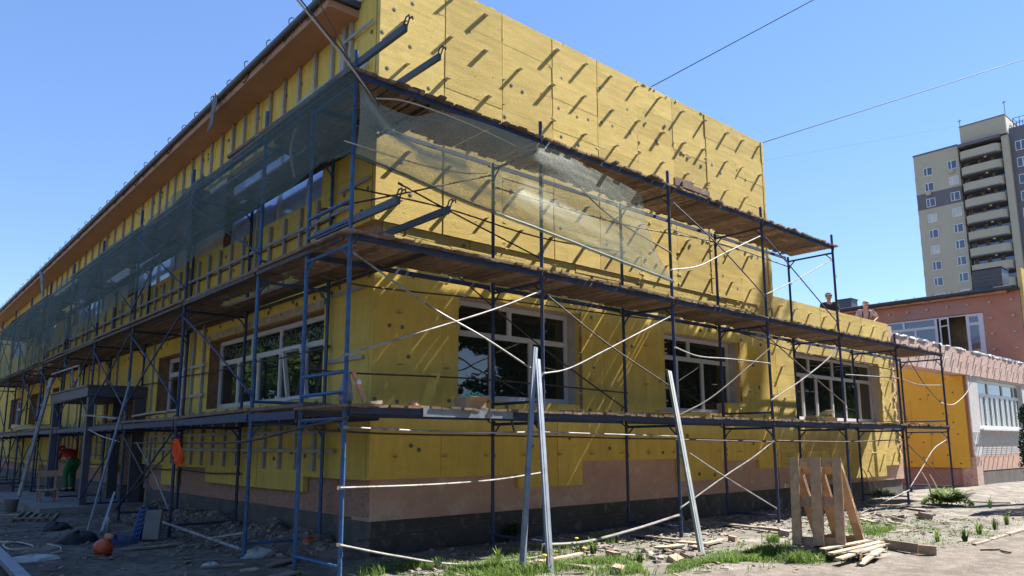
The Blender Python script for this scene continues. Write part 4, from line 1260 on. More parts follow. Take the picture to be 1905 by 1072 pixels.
def axis_pts(lo, a, b, hi, fine, coarse):
    v = list(np.arange(a, b, fine)); s = coarse; x = b
    while x < hi: v.append(x); x += s; s *= 1.35
    v.append(hi); x = a; s = coarse; pre = []
    while x > lo:
        x -= s; s *= 1.35; pre.append(max(lo, x))
    return sorted(set([float(q) for q in pre] + [float(q) for q in v]))
gx = axis_pts(-900, -4.0, 15.0, 900, 0.085, 0.3)
gy = axis_pts(-900, -5.2, 9.0, 900, 0.085, 0.3)
gv = [(x, y, hgt(x, y)) for y in gy for x in gx]
nx_ = len(gx)
gf = [(j*nx_+i, j*nx_+i+1, (j+1)*nx_+i+1, (j+1)*nx_+i) for j in range(len(gy)-1) for i in range(nx_-1)]
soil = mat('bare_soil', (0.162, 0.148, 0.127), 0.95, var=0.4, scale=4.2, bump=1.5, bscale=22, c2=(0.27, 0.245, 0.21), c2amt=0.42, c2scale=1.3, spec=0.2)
def soil_shade(m):
    """Shade put into the soil colour: trampled earth darker on the yard side, lighter on the other."""
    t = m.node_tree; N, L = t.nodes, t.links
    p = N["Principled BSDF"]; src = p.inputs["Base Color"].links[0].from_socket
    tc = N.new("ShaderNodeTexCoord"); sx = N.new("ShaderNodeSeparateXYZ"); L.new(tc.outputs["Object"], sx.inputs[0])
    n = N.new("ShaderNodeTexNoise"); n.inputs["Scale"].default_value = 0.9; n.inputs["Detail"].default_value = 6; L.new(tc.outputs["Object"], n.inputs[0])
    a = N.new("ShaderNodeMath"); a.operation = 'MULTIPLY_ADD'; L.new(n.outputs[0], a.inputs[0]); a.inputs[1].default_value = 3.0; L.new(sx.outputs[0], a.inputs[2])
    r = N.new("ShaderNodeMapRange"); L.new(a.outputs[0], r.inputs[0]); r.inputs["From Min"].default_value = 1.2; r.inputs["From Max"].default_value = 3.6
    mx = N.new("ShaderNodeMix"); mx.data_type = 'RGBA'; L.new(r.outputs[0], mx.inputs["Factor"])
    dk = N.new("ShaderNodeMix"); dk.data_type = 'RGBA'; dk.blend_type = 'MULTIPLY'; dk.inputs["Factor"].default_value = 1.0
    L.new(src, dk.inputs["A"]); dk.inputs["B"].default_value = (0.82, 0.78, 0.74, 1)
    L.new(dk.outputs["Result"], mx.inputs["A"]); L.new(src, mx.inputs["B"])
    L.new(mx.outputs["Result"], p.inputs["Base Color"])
soil_shade(soil)  # yard-side shade is painted into the soil colour
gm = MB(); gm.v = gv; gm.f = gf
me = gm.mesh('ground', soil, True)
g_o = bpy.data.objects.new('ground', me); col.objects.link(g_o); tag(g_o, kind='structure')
pathm = mat('sandy_path', (0.195, 0.168, 0.142), 0.95, var=0.35, scale=6, bump=1.3, bscale=36, c2=(0.14, 0.118, 0.10), c2amt=0.42, c2scale=2.0, spec=0.2)
pv = {}; pf = []
pm = MB()
xs = np.arange(2.0, 22.0, 0.09); ysp = np.arange(-12.0, -1.5, 0.09)
def pid(i, j):
    if (i, j) not in pv:
        x, y = float(xs[i]), float(ysp[j])
        pv[(i, j)] = len(pm.v); pm.v.append((x, y, hgt(x, y)+0.007))
    return pv[(i, j)]
for i in range(len(xs)-1):
    for j in range(len(ysp)-1):
        x, y = float(xs[i]), float(ysp[j])
        if path_side(x, y) > 0.10*nz(x, y, 3, 1) + 0.06*nz(x, y, 9, 1):
            pm.f.append((pid(i, j), pid(i+1, j), pid(i+1, j+1), pid(i, j+1)))
po = bpy.data.objects.new('path', pm.mesh('path', pathm, True)); col.objects.link(po); tag(po, kind='structure')

rg = random.Random(77)
def ground_at(x, y): return hgt(x, y)

# rubble and chips
rb = MB()
def stone(mb, x, y, s, rgen, flat=0.6):
    z = hgt(x, y) + s*0.15
    ang = rgen.uniform(0, 6.28)
    q = Matrix.Rotation(ang, 3, 'Z') @ Matrix.Rotation(rgen.uniform(-0.4, 0.4), 3, 'X')
    pts = []
    for iz in (-1, 1):
        for ix, iy in ((-1,-1),(1,-1),(1,1),(-1,1)):
            pts.append(Vector((x, y, z)) + q @ Vector((ix*s*rgen.uniform(0.35, 1), iy*s*rgen.uniform(0.35, 0.9), iz*s*flat*rgen.uniform(0.4, 0.9))))
    mb.add(pts, [(0,3,2,1),(4,5,6,7),(0,1,5,4),(1,2,6,5),(2,3,7,6),(3,0,4,7)])
for k in range(3600):
    u = rg.random()
    if u < 0.40: x, y, s = rg.uniform(1, 15), rg.gauss(0.5, 0.55), rg.uniform(0.01, 0.05)
    elif u < 0.55: x, y, s = rg.uniform(3, 14), rg.uniform(-3, 0), rg.uniform(0.006, 0.03)
    elif u < 0.80: x, y, s = rg.gauss(0.75, 0.35), rg.uniform(2, 11), rg.uniform(0.012, 0.06)
    elif u < 0.93: x, y, s = rg.uniform(-3.5, 0.3), rg.uniform(0.5, 12), rg.uniform(0.008, 0.04)
    elif u < 0.97: x, y, s = rg.uniform(6, 20), rg.uniform(-4, -1), rg.uniform(0.006, 0.02)
    else: x, y, s = rg.uniform(4, 12), rg.uniform(-5, -3), rg.uniform(0.004, 0.012)
    if x > 1.25 and y > 1.4: continue
    stone(rb, x, y, s, rg)
for k in range(60):
    stone(rb, rg.gauss(4.6, 0.5), rg.gauss(-0.95, 0.2), rg.uniform(0.03, 0.09), rg)
for k in range(40):
    stone(rb, rg.gauss(11.2, 0.8), rg.gauss(-1.1, 0.25), rg.uniform(0.03, 0.10), rg)
rb.build('rubble', M['stone'], None, kind='stuff', label='pale crumbled rubble strewn along the foot of the walls')
ch = MB()
for k in range(420):
    u = rg.random()
    if u < 0.5: x, y = rg.uniform(1, 13), rg.uniform(-2.4, 1.2)
    else: x, y = rg.uniform(-3.5, 0.9), rg.uniform(0.8, 10)
    if x > 1.25 and y > 1.4: continue
    a = rg.uniform(0, 6.28); L = rg.uniform(0.05, 0.28)
    z = hgt(x, y)+0.012
    ch.beam((x, y, z), (x+L*math.cos(a), y+L*math.sin(a), hgt(x+L*math.cos(a), y+L*math.sin(a))+0.014+rg.uniform(0, 0.02)), rg.uniform(0.01, 0.05), 0.01)
ch.build('wood_debris', M['deadwood'], None, kind='stuff', label='splinters and chips of wood scattered over the trampled soil')

# grass
def blades(mb, n, cx, cy_, sx, sy, hmin, hmax, rgen, w_=0.006):
    for k in range(n):
        x, y = rgen.gauss(cx, sx), rgen.gauss(cy_, sy)
        if path_side(x, y) > 0.12 or (x > 1.2 and y > 1.35): continue
        if nz(x, y, 2.2, 5) < -0.12: continue
        h = rgen.uniform(hmin, hmax)*(0.75+0.9*max(0, nz(x, y, 1.4, 9)+0.3))
        a = rgen.uniform(0, 6.28); l = rgen.uniform(0.2, 0.8)*h
        z = hgt(x, y)-0.01
        dx, dy = math.cos(a), math.sin(a)
        w2 = w_*rgen.uniform(0.6, 1.5)
        b0 = (x-dy*w2, y+dx*w2, z); b1 = (x+dy*w2, y-dx*w2, z)
        m0 = (x+dx*l*0.35-dy*w2*0.8, y+dy*l*0.35+dx*w2*0.8, z+h*0.62); m1 = (x+dx*l*0.35+dy*w2*0.8, y+dy*l*0.35-dx*w2*0.8, z+h*0.62)
        t = (x+dx*l, y+dy*l, z+h*rgen.uniform(0.8, 1))
        mb.add([b0, b1, m1, m0, t], [(0,1,2,3),(3,2,4)])
gr = MB()
for (c, n, sx, sy, h0, h1) in [
    ((1.057, 0.133, 0.000), 1700, 0.30, 0.25, 0.05, 0.16), ((1.667, -0.223, 0.000), 1800, 0.35, 0.25, 0.05, 0.17), ((0.855, -0.780, 0.000), 1600, 0.3, 0.25, 0.05, 0.16),
    ((1.947, -0.686, 0.000), 1500, 0.35, 0.2, 0.05, 0.15), ((2.825, 0.297, 0.000), 600, 0.4, 0.25, 0.05, 0.14), ((3.020, -0.811, 0.000), 1500, 0.4, 0.22, 0.05, 0.15), ((3.926, 0.352, 0.000), 500, 0.4, 0.2, 0.05, 0.14),
    ((3.308, -1.521, 0.000), 1500, 0.45, 0.16, 0.04, 0.12), ((4.064, -1.772, -0.000), 2200, 0.5, 0.15, 0.05, 0.14), ((5.123, -1.892, 0.000), 2600, 0.4, 0.16, 0.05, 0.19), ((6.524, -1.417, 0.000), 1100, 0.3, 0.16, 0.06, 0.22),
    ((5.435, -2.560, 0.000), 1300, 0.4, 0.13, 0.05, 0.2), ((9.212, -1.844, 0.000), 800, 0.35, 0.25, 0.05, 0.2), ((9.493, -3.113, 0.000), 500, 0.9, 0.3, 0.03, 0.09), ((11.278, -2.015, 0.000), 500, 1.2, 0.5, 0.03, 0.09), ((4.564, 0.403, 0.000), 350, 0.12, 0.1, 0.1, 0.24), ((10.470, -2.470, 0.000), 2600, 2.2, 0.9, 0.015, 0.06), ((4.303, -0.730, 0.000), 1500, 1.2, 0.5, 0.015, 0.06), ((10.265, -1.064, 0.000), 1200, 1.0, 0.6, 0.015, 0.06)]:
    blades(gr, int(n*1.5), c[0], c[1], sx, sy, h0*0.8, h1*0.75, rg, 0.0045)
gr.build('grass', M['grass'], None, kind='stuff', label='short green grass between the path and the scaffold feet')

# plants one can tell apart
def rosette(name, label, cat, c, n, h, spread, m, w_=0.012, group=None, extra=None):
    x, y = c[0], c[1]; z = hgt(x, y)
    t = thing(name, label, cat, (x, y, z), group)
    b_ = MB()
    for k in range(n):
        a = rg.uniform(0, 6.28); hh = h*rg.uniform(0.4, 0.9); l = spread*rg.uniform(0.15, 1)
        dx, dy = math.cos(a), math.sin(a)
        P = [Vector((x+dx*0.03, y+dy*0.03, z-0.01)), Vector((x+dx*l*0.4, y+dy*l*0.4, z+hh*0.65)), Vector((x+dx*l, y+dy*l, z+hh))]
        sd = Vector((-dy, dx, 0))*w_*rg.uniform(0.7, 1.3)
        b_.add([P[0]-sd*0.6, P[0]+sd*0.6, P[1]+sd, P[1]-sd, P[2]], [(0,1,2,3),(3,2,4)])
    b_.build('leaves', M[m], t)
    b_ = MB(); b_.tube([(x, y, z-0.03), (x, y, z+h*0.25)], 0.012, 6, taper=0.5); b_.build('stem', M['bark'], t)
    if extra: extra(t, x, y, z)
    return t
def frond_plant(name, label, c, n, h, spread, m):
    x, y = c[0], c[1]; z = hgt(x, y)
    t = thing(name, label, 'plant', (x, y, z))
    b_ = MB()
    for k in range(n):
        a = rg.uniform(0, 6.28); hh = h*rg.uniform(0.5, 1.05); l = spread*rg.uniform(0.25, 1)
        dx, dy = math.cos(a), math.sin(a); ox, oy = rg.uniform(-0.18, 0.18)*spread, rg.uniform(-0.18, 0.18)*spread
        for i in range(10):
            f = 0.2+0.8*i/9
            px = Vector((x+ox+dx*l*f, y+oy+dy*l*f, z+hh*(1.35*f-0.5*f*f)/0.95))
            ln = 0.14*(1.15-f*0.75)
            for s in (-1, 1):
                tip = px + Vector((-dy*s, dx*s, 0.15))*ln + Vector((dx, dy, 0))*ln*0.5
                w2 = Vector((dx, dy, 0))*0.030
                b_.add([px-w2, px+w2, tip], [(0, 1, 2)])
    r5 = random.Random(8)
    for k in range(int(n*9)):
        a = r5.uniform(0, 6.28); q = math.sqrt(r5.random()); p = Vector((x+spread*0.85*q*math.cos(a), y+spread*0.85*q*math.sin(a), z+h*(1-q*q)*r5.uniform(0.35, 1.0)))
        d = Vector((math.cos(a), math.sin(a), r5.uniform(-0.1, 1.2))).normalized()*r5.uniform(0.05, 0.11); s_ = d.cross(Vector((r5.uniform(-1,1), r5.uniform(-1,1), 1))).normalized()*0.016
        b_.add([p, p+d*0.5+s_, p+d, p+d*0.5-s_], [(0,1,2,3)])
    b_.build('leaves', M[m], t)
    p_ = MB()
    for (ox, oy, hh, tx) in ((-0.22, 0.25, 0.78, -0.3), (0.05, 0.15, 0.72, -0.25)):
        p_.tube(smooth_path([(x+ox*spread, y+oy, z), (x+ox*spread+tx*0.3, y+oy+0.05, z+hh*0.6), (x+ox*spread+tx*0.8, y+oy+0.12, z+hh)], 4), 0.03, 6, taper=0.4)
    p_.build('dry_plume', M['plume'], t)
    return t
frond_plant('leafy_plant', 'bright yellow-green feathery plant with two dry plumes by the last scaffold leg', (16.072, -0.619, 0.050), 95, 0.42, 0.62, 'fern')
frond_plant('leafy_plant', 'small low green plant beside the end scaffold frame of the low wing', (16.443, 1.014, 0.050), 22, 0.25, 0.3, 'fern')
rosette('leafy_plant', 'dark leafy weed at the foot of the plinth near the building corner', 'plant', (1.945, 1.932, 0.100), 130, 0.50, 0.36, 'leaf', 0.03)
rosette('leafy_plant', 'low dark weed under the second bay against the black plinth', 'plant', (3.721, 1.424, 0.050), 80, 0.36, 0.3, 'leaf', 0.025)
for i, (c, n, h, lab) in enumerate([
    ((8.447, -3.036, 0.000), 16, 0.24, 'sparse grassy tuft at the near end of the timber edging'),
    ((8.886, -3.273, 0.000), 26, 0.24, 'spiky green tuft just above the path edge stones'),
    ((10.025, -3.122, 0.000), 34, 0.27, 'dense spiky tuft, second from the right-hand pair'),
    ((11.186, -3.026, 0.000), 30, 0.27, 'spiky tuft left of its twin near the right edge'),
    ((12.128, -2.943, 0.000), 30, 0.27, 'spiky tuft nearest the right edge of the photo'),
    ((15.942, -1.571, 0.000), 14, 0.35, 'lone leafy stalk in the bare soil right of the feathery plant'),
    ((3.780, -0.246, 0.000), 44, 0.26, 'coarse green tuft right of the leaning zinc profiles'),
    ((3.585, -1.215, 0.000), 30, 0.22, 'clump of grass in front of the broken bricks'),
    ((2.155, -0.129, 0.000), 20, 0.27, 'broad-leaved weed left of the leaning zinc profiles')]):
    rosette('grass_tuft', lab, 'grass tuft', c, n, h, 0.16, 'leaf' if i % 2 else 'grass', 0.009)
def dandelion(c, label):
    x, y = c[0], c[1]; z = hgt(x, y)
    t = thing('dandelion', label, 'flower', (x, y, z))
    b_ = MB(); b_.tube([(x, y, z), (x+0.01, y, z+0.20)], 0.004, 5); b_.build('stem', M['grass'], t)
    b_ = MB(); b_.lathe([(0.006, 0), (0.03, 0.012), (0.026, 0.022), (0.008, 0.028)], (x+0.01, y, z+0.20), 9); b_.build('flower_head', M['blob'], t)
dandelion((3.605, -0.084, 0.000), 'tall yellow dandelion behind the foot of the leaning profiles')
dandelion((3.000, -0.792, 0.000), 'yellow dandelion low in the grass right of the leaning profiles')
dandelion((2.040, -1.065, 0.000), 'yellow dandelion between the feet of the two leaning profiles')

# trees: thuja at the right edge, and trees outside the frame that shade the place and show in the panes
def leaf_cloud(mb, centre, rad, n, size, rgen, shell=0.35):
    c = Vector(centre)
    for k in range(n):
        while True:
            d = Vector((rgen.gauss(0,1), rgen.gauss(0,1), rgen.gauss(0,1)))
            if d.length > 0.1: break
        d.normalize()
        rr = rad*(shell + (1-shell)*rgen.random()**0.6)*(1+0.35*mnoise.noise(d*2.2+c))
        p = c + Vector((d.x*rr, d.y*rr, d.z*rr*0.85))
        a = Vector((rgen.uniform(-1,1), rgen.uniform(-1,1), rgen.uniform(-1,1))).normalized()
        b = a.cross(Vector((rgen.uniform(-1,1), rgen.uniform(-1,1), rgen.uniform(-1,1))))
        if b.length < 0.1: continue
        b.normalize(); s = size*rgen.uniform(0.6, 1.3)
        mb.add([p-a*s, p+b*s*0.55, p+a*s, p-b*s*0.55], [(0,1,2,3)])
def thuja(x, y, h, r_, label):
    z = hgt(x, y)
    t = thing('conifer', label, 'tree', (x, y, z))
    b_ = MB()
    r3 = random.Random(4)
    for k in range(17000):
        f = r3.random()**0.8; zz = z+0.35+f*(h-0.35)
        rad = r_*(1-f**1.6)**0.8*(0.75+0.25*f if f < 0.15 else 1)
        a = r3.uniform(0, 6.28); rr = rad*(0.5+0.5*r3.random()**0.4)*(1+0.3*mnoise.noise(Vector((math.cos(a)*2, math.sin(a)*2, zz*2.2))))
        p = Vector((x+rr*math.cos(a), y+rr*math.sin(a), zz))
        o = Vector((math.cos(a), math.sin(a), r3.uniform(0.4, 1.6))).normalized()
        s_ = o.cross(Vector((r3.uniform(-1,1), r3.uniform(-1,1), r3.uniform(-1,1)))).normalized()
        L = r3.uniform(0.035, 0.085)
        b_.add([p, p+o*L*0.5+s_*L*0.28, p+o*L, p+o*L*0.5-s_*L*0.28], [(0,1,2,3)])
    b_.build('crown', M['thuja'], t)
    b_ = MB(); b_.tube([(x, y, z-0.1), (x, y, z+h*0.8)], 0.09, 8, taper=0.2); b_.build('trunk', M['bark'], t)
thuja(16.8, -2.78, 4.0, 0.76, 'dark narrow conifer cut off by the right edge of the photo')

def tree(label, base, limbs, clouds, seed, leaf=0.16, dense=1.0):
    r3 = random.Random(seed)
    t = thing('tree', label, 'tree', base)
    b_ = MB()
    for (pts, r0) in limbs: b_.tube(smooth_path([Vector(base)+Vector(p) for p in pts], 5), r0, 9, taper=0.25)
    b_.build('trunk', M['bark'], t, smooth=True)
    c_ = MB()
    for (c, rad, n) in clouds: leaf_cloud(c_, Vector(base)+Vector(c), rad, int(n*dense), leaf, r3)
    c_.build('crown', M['leaf'], t)
    return t
# stands behind the photographer's right shoulder; its long limb overhangs the corner and shades the ground there
tree('tall broadleaf tree with a long overhanging limb, outside the photo on the right', (7.0, -6.9, 0),
     [([(0,0,-0.2),(0.1,0.1,4),(0,0.3,8),(-0.2,0.6,12)], 0.24), ([(0,0.2,6.5),(-0.4,2.0,9.0),(-1.2,4.2,11.2)], 0.12), ([(0,0.3,8),(-1.5,1.6,10.5),(-2.6,3.8,12)], 0.09)],
     [((-0.6,4.9,11.4),1.5,1500), ((-1.8,4.6,12.4),1.4,1300), ((0.4,4.6,12.9),1.4,1300), ((-2.6,5.4,13.4),1.2,900), ((-0.8,3.0,13.4),1.6,1300), ((0,0.6,13),1.9,900), ((0.8,1.8,12.5),1.6,900)], 5)
rt = random.Random(14)
lim = [([(0,0,-0.2), (-0.2,0.6,6), (-0.8,1.8,12), (-1.6,3.0,17.0), (-2.0,3.4,19), (-2.1,3.5,20.2)], 0.30)]
for k in range(9):
    zz = 17.0 + 0.3*k; bx0 = -1.65-0.11*k; by0 = 3.05+0.04*k
    a = rt.uniform(0, 6.28); L = rt.uniform(0.4, 1.1)
    lim.append(([(bx0, by0, zz), (bx0+L*0.5*math.cos(a), by0+L*0.25*math.sin(a), zz+L*0.35), (bx0+L*math.cos(a), by0+L*0.5*math.sin(a), zz+L*0.9)], rt.uniform(0.03, 0.07)))
tree('tall slender tree right of the low wing, outside the photo', (26.0, -5.0, 0), lim, [((-1.9,3.3,19.2),0.8,60), ((0.3,-0.6,9),1.5,500), ((0.6,-0.8,12),1.4,450)], 31, 0.14)
tp = tree('broadleaf tree across the yard, outside the photo', (16.5, -12.0, 0),
     [([(0,0,-0.2),(0.1,0.1,4),(0.3,0.0,9)], 0.28), ([(0,0,3.5),(1.2,0.6,5.5),(2.2,0.8,7)], 0.12), ([(0,0,4),(-1.2,-0.5,6),(-2,-0.6,7.5)], 0.12)],
     [((0,0,2.6),2.3,500), ((2.4,-0.6,2.2),1.9,400), ((-2.4,0.6,2.4),2.0,400), ((0,0,9),2.6,900), ((2,0.8,7.2),1.9,600), ((-2,-0.6,7.6),2.0,600), ((0.5,-1.6,6.6),1.8,500), ((-0.5,1.6,6),1.7,500), ((0,0.4,4.6),1.5,350)], 9, 0.17, 2.6)
k_ = 0
for (x, y, s) in [(23.5, -14.5, 1.1), (9.0, -15.5, 1.15), (31, -15, 1.2), (2.0, -16.5, 1.1), (-5.5, -17, 1.2), (39, -17, 1.2), (14, -21, 1.35), (27, -22, 1.35), (4, -24, 1.35),
                  (-18.0, -1.5, 0.8), (-18.5, 3.5, 0.85), (-17.8, 9.5, 0.8), (-18.5, 15.0, 0.85), (-18.0, 21.0, 0.85), (-19.0, 27.0, 0.8), (-18.5, 33.0, 0.85), (-18, 39, 0.85), (-14, -11.5, 0.9), (19.5, -12.8, 0.95), (12.2, -13.5, 0.9), (28, -13.2, 1.0), (35, -13.5, 1.0), (43, -12.5, 1.05), (50, -15, 1.1), (58, -17, 1.2), (-15, 38, 0.9), (-16, 46, 0.95), (-14.5, 53, 0.95), (-18, 60, 1.0), (-15, 68, 1.0), (-17, 78, 1.1)]:
    dup(tp, loc=(x, y, 0), rotz=rg.uniform(0, 6.28), scale=s, label='broadleaf tree in the row across the yard, outside the photo')['group'] = 'trees across the yard'
tp['group'] = 'trees across the yard'; tp['label'] = 'broadleaf tree in the row across the yard, outside the photo'

# ================================================================== loose objects
# pallets leaning together
def pallet(label, p0, p1, lean_vec, h=1.2):
    """Standing pallet: p0-p1 bottom edge, lean_vec = horizontal shift of the top."""
    p0 = Vector(p0); p1 = Vector(p1)
    X = (p1-p0).normalized(); wd = (p1-p0).length
    Z = (Vector(lean_vec) + Vector((0, 0, math.sqrt(max(0.1, h*h-Vector(lean_vec).length_squared))))).normalized()
    Y = Z.cross(X).normalized()
    t = thing('pallet', label, 'pallet', (p0+p1)/2)
    def bx(name, x0, x1, y0, y1, z0, z1):
        b_ = MB()
        c = p0 + X*(x0+x1)/2 + Y*(y0+y1)/2 + Z*(z0+z1)/2
        b_.obox(c, X*(x1-x0)/2, Y*(y1-y0)/2, Z*(z1-z0)/2)
        b_.build(name, M['palletwood'], t)
    xs_ = [(0.0, 0.115), (wd/2-0.07, wd/2+0.07), (wd-0.115, wd)]
    zs_ = [(0.0, 0.12), (h/2-0.07, h/2+0.07), (h-0.12, h)]
    for (a, b) in xs_:
        bx('skid_board', a, b, 0.0, 0.022, 0, h)
        bx('deck_board', a-0.004 if a else a, b, 0.122, 0.144, 0.002, h-0.002)
        for (c, d) in zs_: bx('block', a+0.004, b-0.004, 0.0225, 0.098, c+0.004, d-0.004)
    for (c, d) in zs_: bx('cross_board', 0.0, wd, 0.099, 0.1215, c, d)
    return t
ZP = 0.13
pallet('wooden pallet standing upright, its open skid side facing the path', (5.74, -2.14, ZP), (5.99, -2.76, ZP), (0.22, 0.08, 0))
R2 = Vector((6.984, -2.591, 0.130)); T2 = Vector((5.99+0.22+0.27, -2.76+0.08+0.107, 0))
pallet('wooden pallet behind, slanting back to lean on the upright pallet', (R2.x, R2.y, ZP), (R2.x-0.25, R2.y+0.62, ZP), (T2.x-R2.x, T2.y-R2.y, 0))
# heap of boards below the pallets
def board(name, label, a, b, w_, th, m='deadwood', cat='board', group=None, up=(0,0,1)):
    b_ = MB()
    a = Vector(a); b = Vector(b); d = b-a; n = 5
    sd = d.cross(Vector(up)).normalized(); upv = sd.cross(d).normalized()
    vs, fs = [], []
    bend = rg.uniform(-0.006, 0.006)*d.length
    for i in range(n+1):
        t = i/n; c = a + d*t + upv*bend*math.sin(math.pi*t)
        w2 = w_/2*(1+rg.uniform(-0.02, 0.02))
        for sx, sz in ((-1,-1),(1,-1),(1,1),(-1,1)): vs.append(c + sd*sx*w2 + upv*sz*th/2)
    for i in range(n):
        for j in range(4):
            j2 = (j+1) % 4; fs.append((i*4+j, (i+1)*4+j, (i+1)*4+j2, i*4+j2))
    fs.append((0,1,2,3)); fs.append((n*4+3, n*4+2, n*4+1, n*4))
    b_.add(vs, fs)
    return b_.build(name, M[m], None, label=label, cat=cat, group=group)
hl = 'weathered board in the jumbled heap under the two leaning pallets'
for k in range(15):
    cx, cy_ = 6.0+rg.uniform(-0.35, 0.45), -2.55+rg.uniform(-0.45, 0.35)
    a = rg.choice([rg.uniform(-0.4, 0.3), rg.uniform(0.0, 0.7), rg.uniform(-1.5, -1.0)]); L = rg.uniform(0.5, 1.25)
    z = 0.02 + 0.006*k + rg.uniform(0, 0.012)
    board('board', hl, (cx-L/2*math.cos(a), cy_-L/2*math.sin(a), z+rg.uniform(-0.015, 0.02)), (cx+L/2*math.cos(a), cy_+L/2*math.sin(a), z+rg.uniform(-0.015, 0.02)), rg.uniform(0.07, 0.14), 0.02, 'deadwood', group='boards heaped under the pallets')
for k, (a, b) in enumerate([((5.350, -2.860, 0.120), (6.830, -2.881, 0.140)), ((5.186, -3.038, 0.090), (6.655, -2.965, 0.120)), ((5.416, -3.194, 0.020), (6.365, -3.069, 0.100)), ((5.508, -2.678, 0.140), (6.651, -2.775, 0.160))]):
    board('board', 'pale fresh board fanned out at the right side of the pallet heap', a, b, 0.085, 0.02, 'plankpale', group='pale boards right of the pallet heap')
board('board', 'short pale stick standing on end below the pallet heap', (5.591, -3.122, 0.000), (5.470, -3.193, 0.130), 0.03, 0.02, 'plankpale')
# timber edging to the right of the pallets
board('timber', 'long grey edging plank set on edge beside the path', (7.158, -2.829, 0.070), (7.000, -3.284, 0.070), 0.035, 0.13, 'deadwood', 'timber')
board('timber', 'short edging plank at the right end of the timber edging', (6.956, -3.314, 0.070), (7.043, -3.506, 0.060), 0.04, 0.12, 'palletwood', 'timber')
board('timber', 'stubby upright plank end next to the pallet heap', (7.298, -2.723, 0.010), (7.176, -2.798, 0.140), 0.05, 0.035, 'deadwood', 'timber')
# boards lying along the foot of the right-hand scaffold
for lab, a, b, w_, m in [
    ('long grey board under the second scaffold bay, nearest the plinth', (5.641, 1.132, 0.030), (5.558, -0.376, 0.050), 0.12, 'deadwood'),
    ('pale board lying at the foot of the third outer scaffold leg', (4.555, -0.741, 0.050), (5.024, -0.821, 0.060), 0.14, 'plankpale'),
    ('pale board running from the third leg towards the fourth', (5.367, -0.544, 0.050), (5.351, -1.072, 0.070), 0.16, 'plankpale'),
    ('thin bright board by the foot of the leaning grey post', (5.148, -0.935, 0.030), (6.055, -0.838, 0.050), 0.08, 'plankpale'),
    ('long board lying along the fourth bay under the scaffold', (8.025, 0.378, 0.050), (7.710, -1.043, 0.050), 0.15, 'deadwood'),
    ('thin board crossing behind the fourth outer scaffold leg', (7.807, -0.399, 0.070), (7.692, -0.864, 0.080), 0.07, 'plankpale'),
    ('board in the grass just right of the leaning zinc profiles', (2.562, -0.455, 0.040), (3.401, -0.379, 0.050), 0.10, 'plankpale'),
    ('board half hidden in grass at the foot of the profiles', (2.635, -0.810, 0.040), (2.746, -1.154, 0.030), 0.10, 'deadwood'),
    ('flat board below the end frame of the low wing', (14.132, -0.345, 0.030), (13.559, -1.097, 0.040), 0.12, 'deadwood'),
    ('long pale lath in the bare soil behind the feathery plant', (17.269, -0.689, 0.030), (17.449, -1.581, 0.030), 0.10, 'deadwood'),
    ('dark board lying across the last bay of the low wing', (14.004, 0.473, 0.050), (14.582, -0.293, 0.050), 0.14, 'deadwood'),
    ('short lath right of the pallets in front of the low wing', (10.967, -0.758, 0.030), (10.379, -1.315, 0.040), 0.09, 'plankpale'),
    ('thin dark stick on the path at the lower right', (8.000, -3.750, 0.010), (8.211, -3.922, 0.015), 0.03, 'deadwood'),
    ('second thin dark stick on the path, nearer the right edge', (8.142, -3.954, 0.010), (7.961, -4.120, 0.015), 0.03, 'deadwood')]:
    board('board', lab, a, b, w_, 0.024, m)
# path edge stones
for k, (a, b) in enumerate([((8.405, -3.539, 0.020), (9.125, -3.539, 0.020)), ((9.209, -3.530, 0.020), (10.070, -3.496, 0.020)), ((10.164, -3.486, 0.020), (11.357, -3.437, 0.020))]):
    board('edge_stone', 'pale kerb stone in the broken edging of the sandy path', a, b, 0.06+0.02*k, 0.04, 'stone', 'kerb stone', group='pale kerb stones along the path')
# bricks
def brick(label, c, rz, tilt=0.0, s=(0.12, 0.06, 0.045), m='brick'):
    b_ = MB(); x, y = c[0], c[1]; z = hgt(x, y)+s[2]*0.7
    q = Matrix.Rotation(rz, 3, 'Z') @ Matrix.Rotation(tilt, 3, 'X')
    pts = []
    for iz in (-1, 1):
        for ix, iy in ((-1,-1),(1,-1),(1,1),(-1,1)):
            pts.append(Vector((x, y, z)) + q @ Vector((ix*s[0]*rg.uniform(0.85, 1.05), iy*s[1]*rg.uniform(0.85, 1.05), iz*s[2]*rg.uniform(0.85, 1.05))))
    b_.add(pts, [(0,3,2,1),(4,5,6,7),(0,1,5,4),(1,2,6,5),(2,3,7,6),(3,0,4,7)])
    b_.build('brick', M[m], None, label=label, cat='brick')
brick('broken brick in the grass below the rubble patch, lowest in the picture', (2.806, -1.524, 0.000), 0.5, 0.2)
brick('brick fragment on the rubble beside the third scaffold leg', (4.313, -1.400, 0.000), 0.9, 0.4)
brick('tilted brick on the rubble, left of another brick fragment', (4.023, -1.441, 0.000), 0.2, 0.5)
brick('brick lying right of the leaning profiles above the grass', (3.755, -0.628, 0.000), 1.2, 0.1)
brick('orange-brown half brick left of the pallets', (6.344, -0.821, 0.000), 0.3, 0.1, (0.06, 0.06, 0.05))
brick('pale block fragment in the lit soil left of the pallets', (7.485, -1.049, 0.000), 0.6, 0.2, (0.13, 0.08, 0.06), 'conc')
brick('dark lump of mortar in the bare soil right of the pallets', (12.216, -1.510, 0.000), 0.6, 0.2, (0.14, 0.10, 0.07), 'stone')

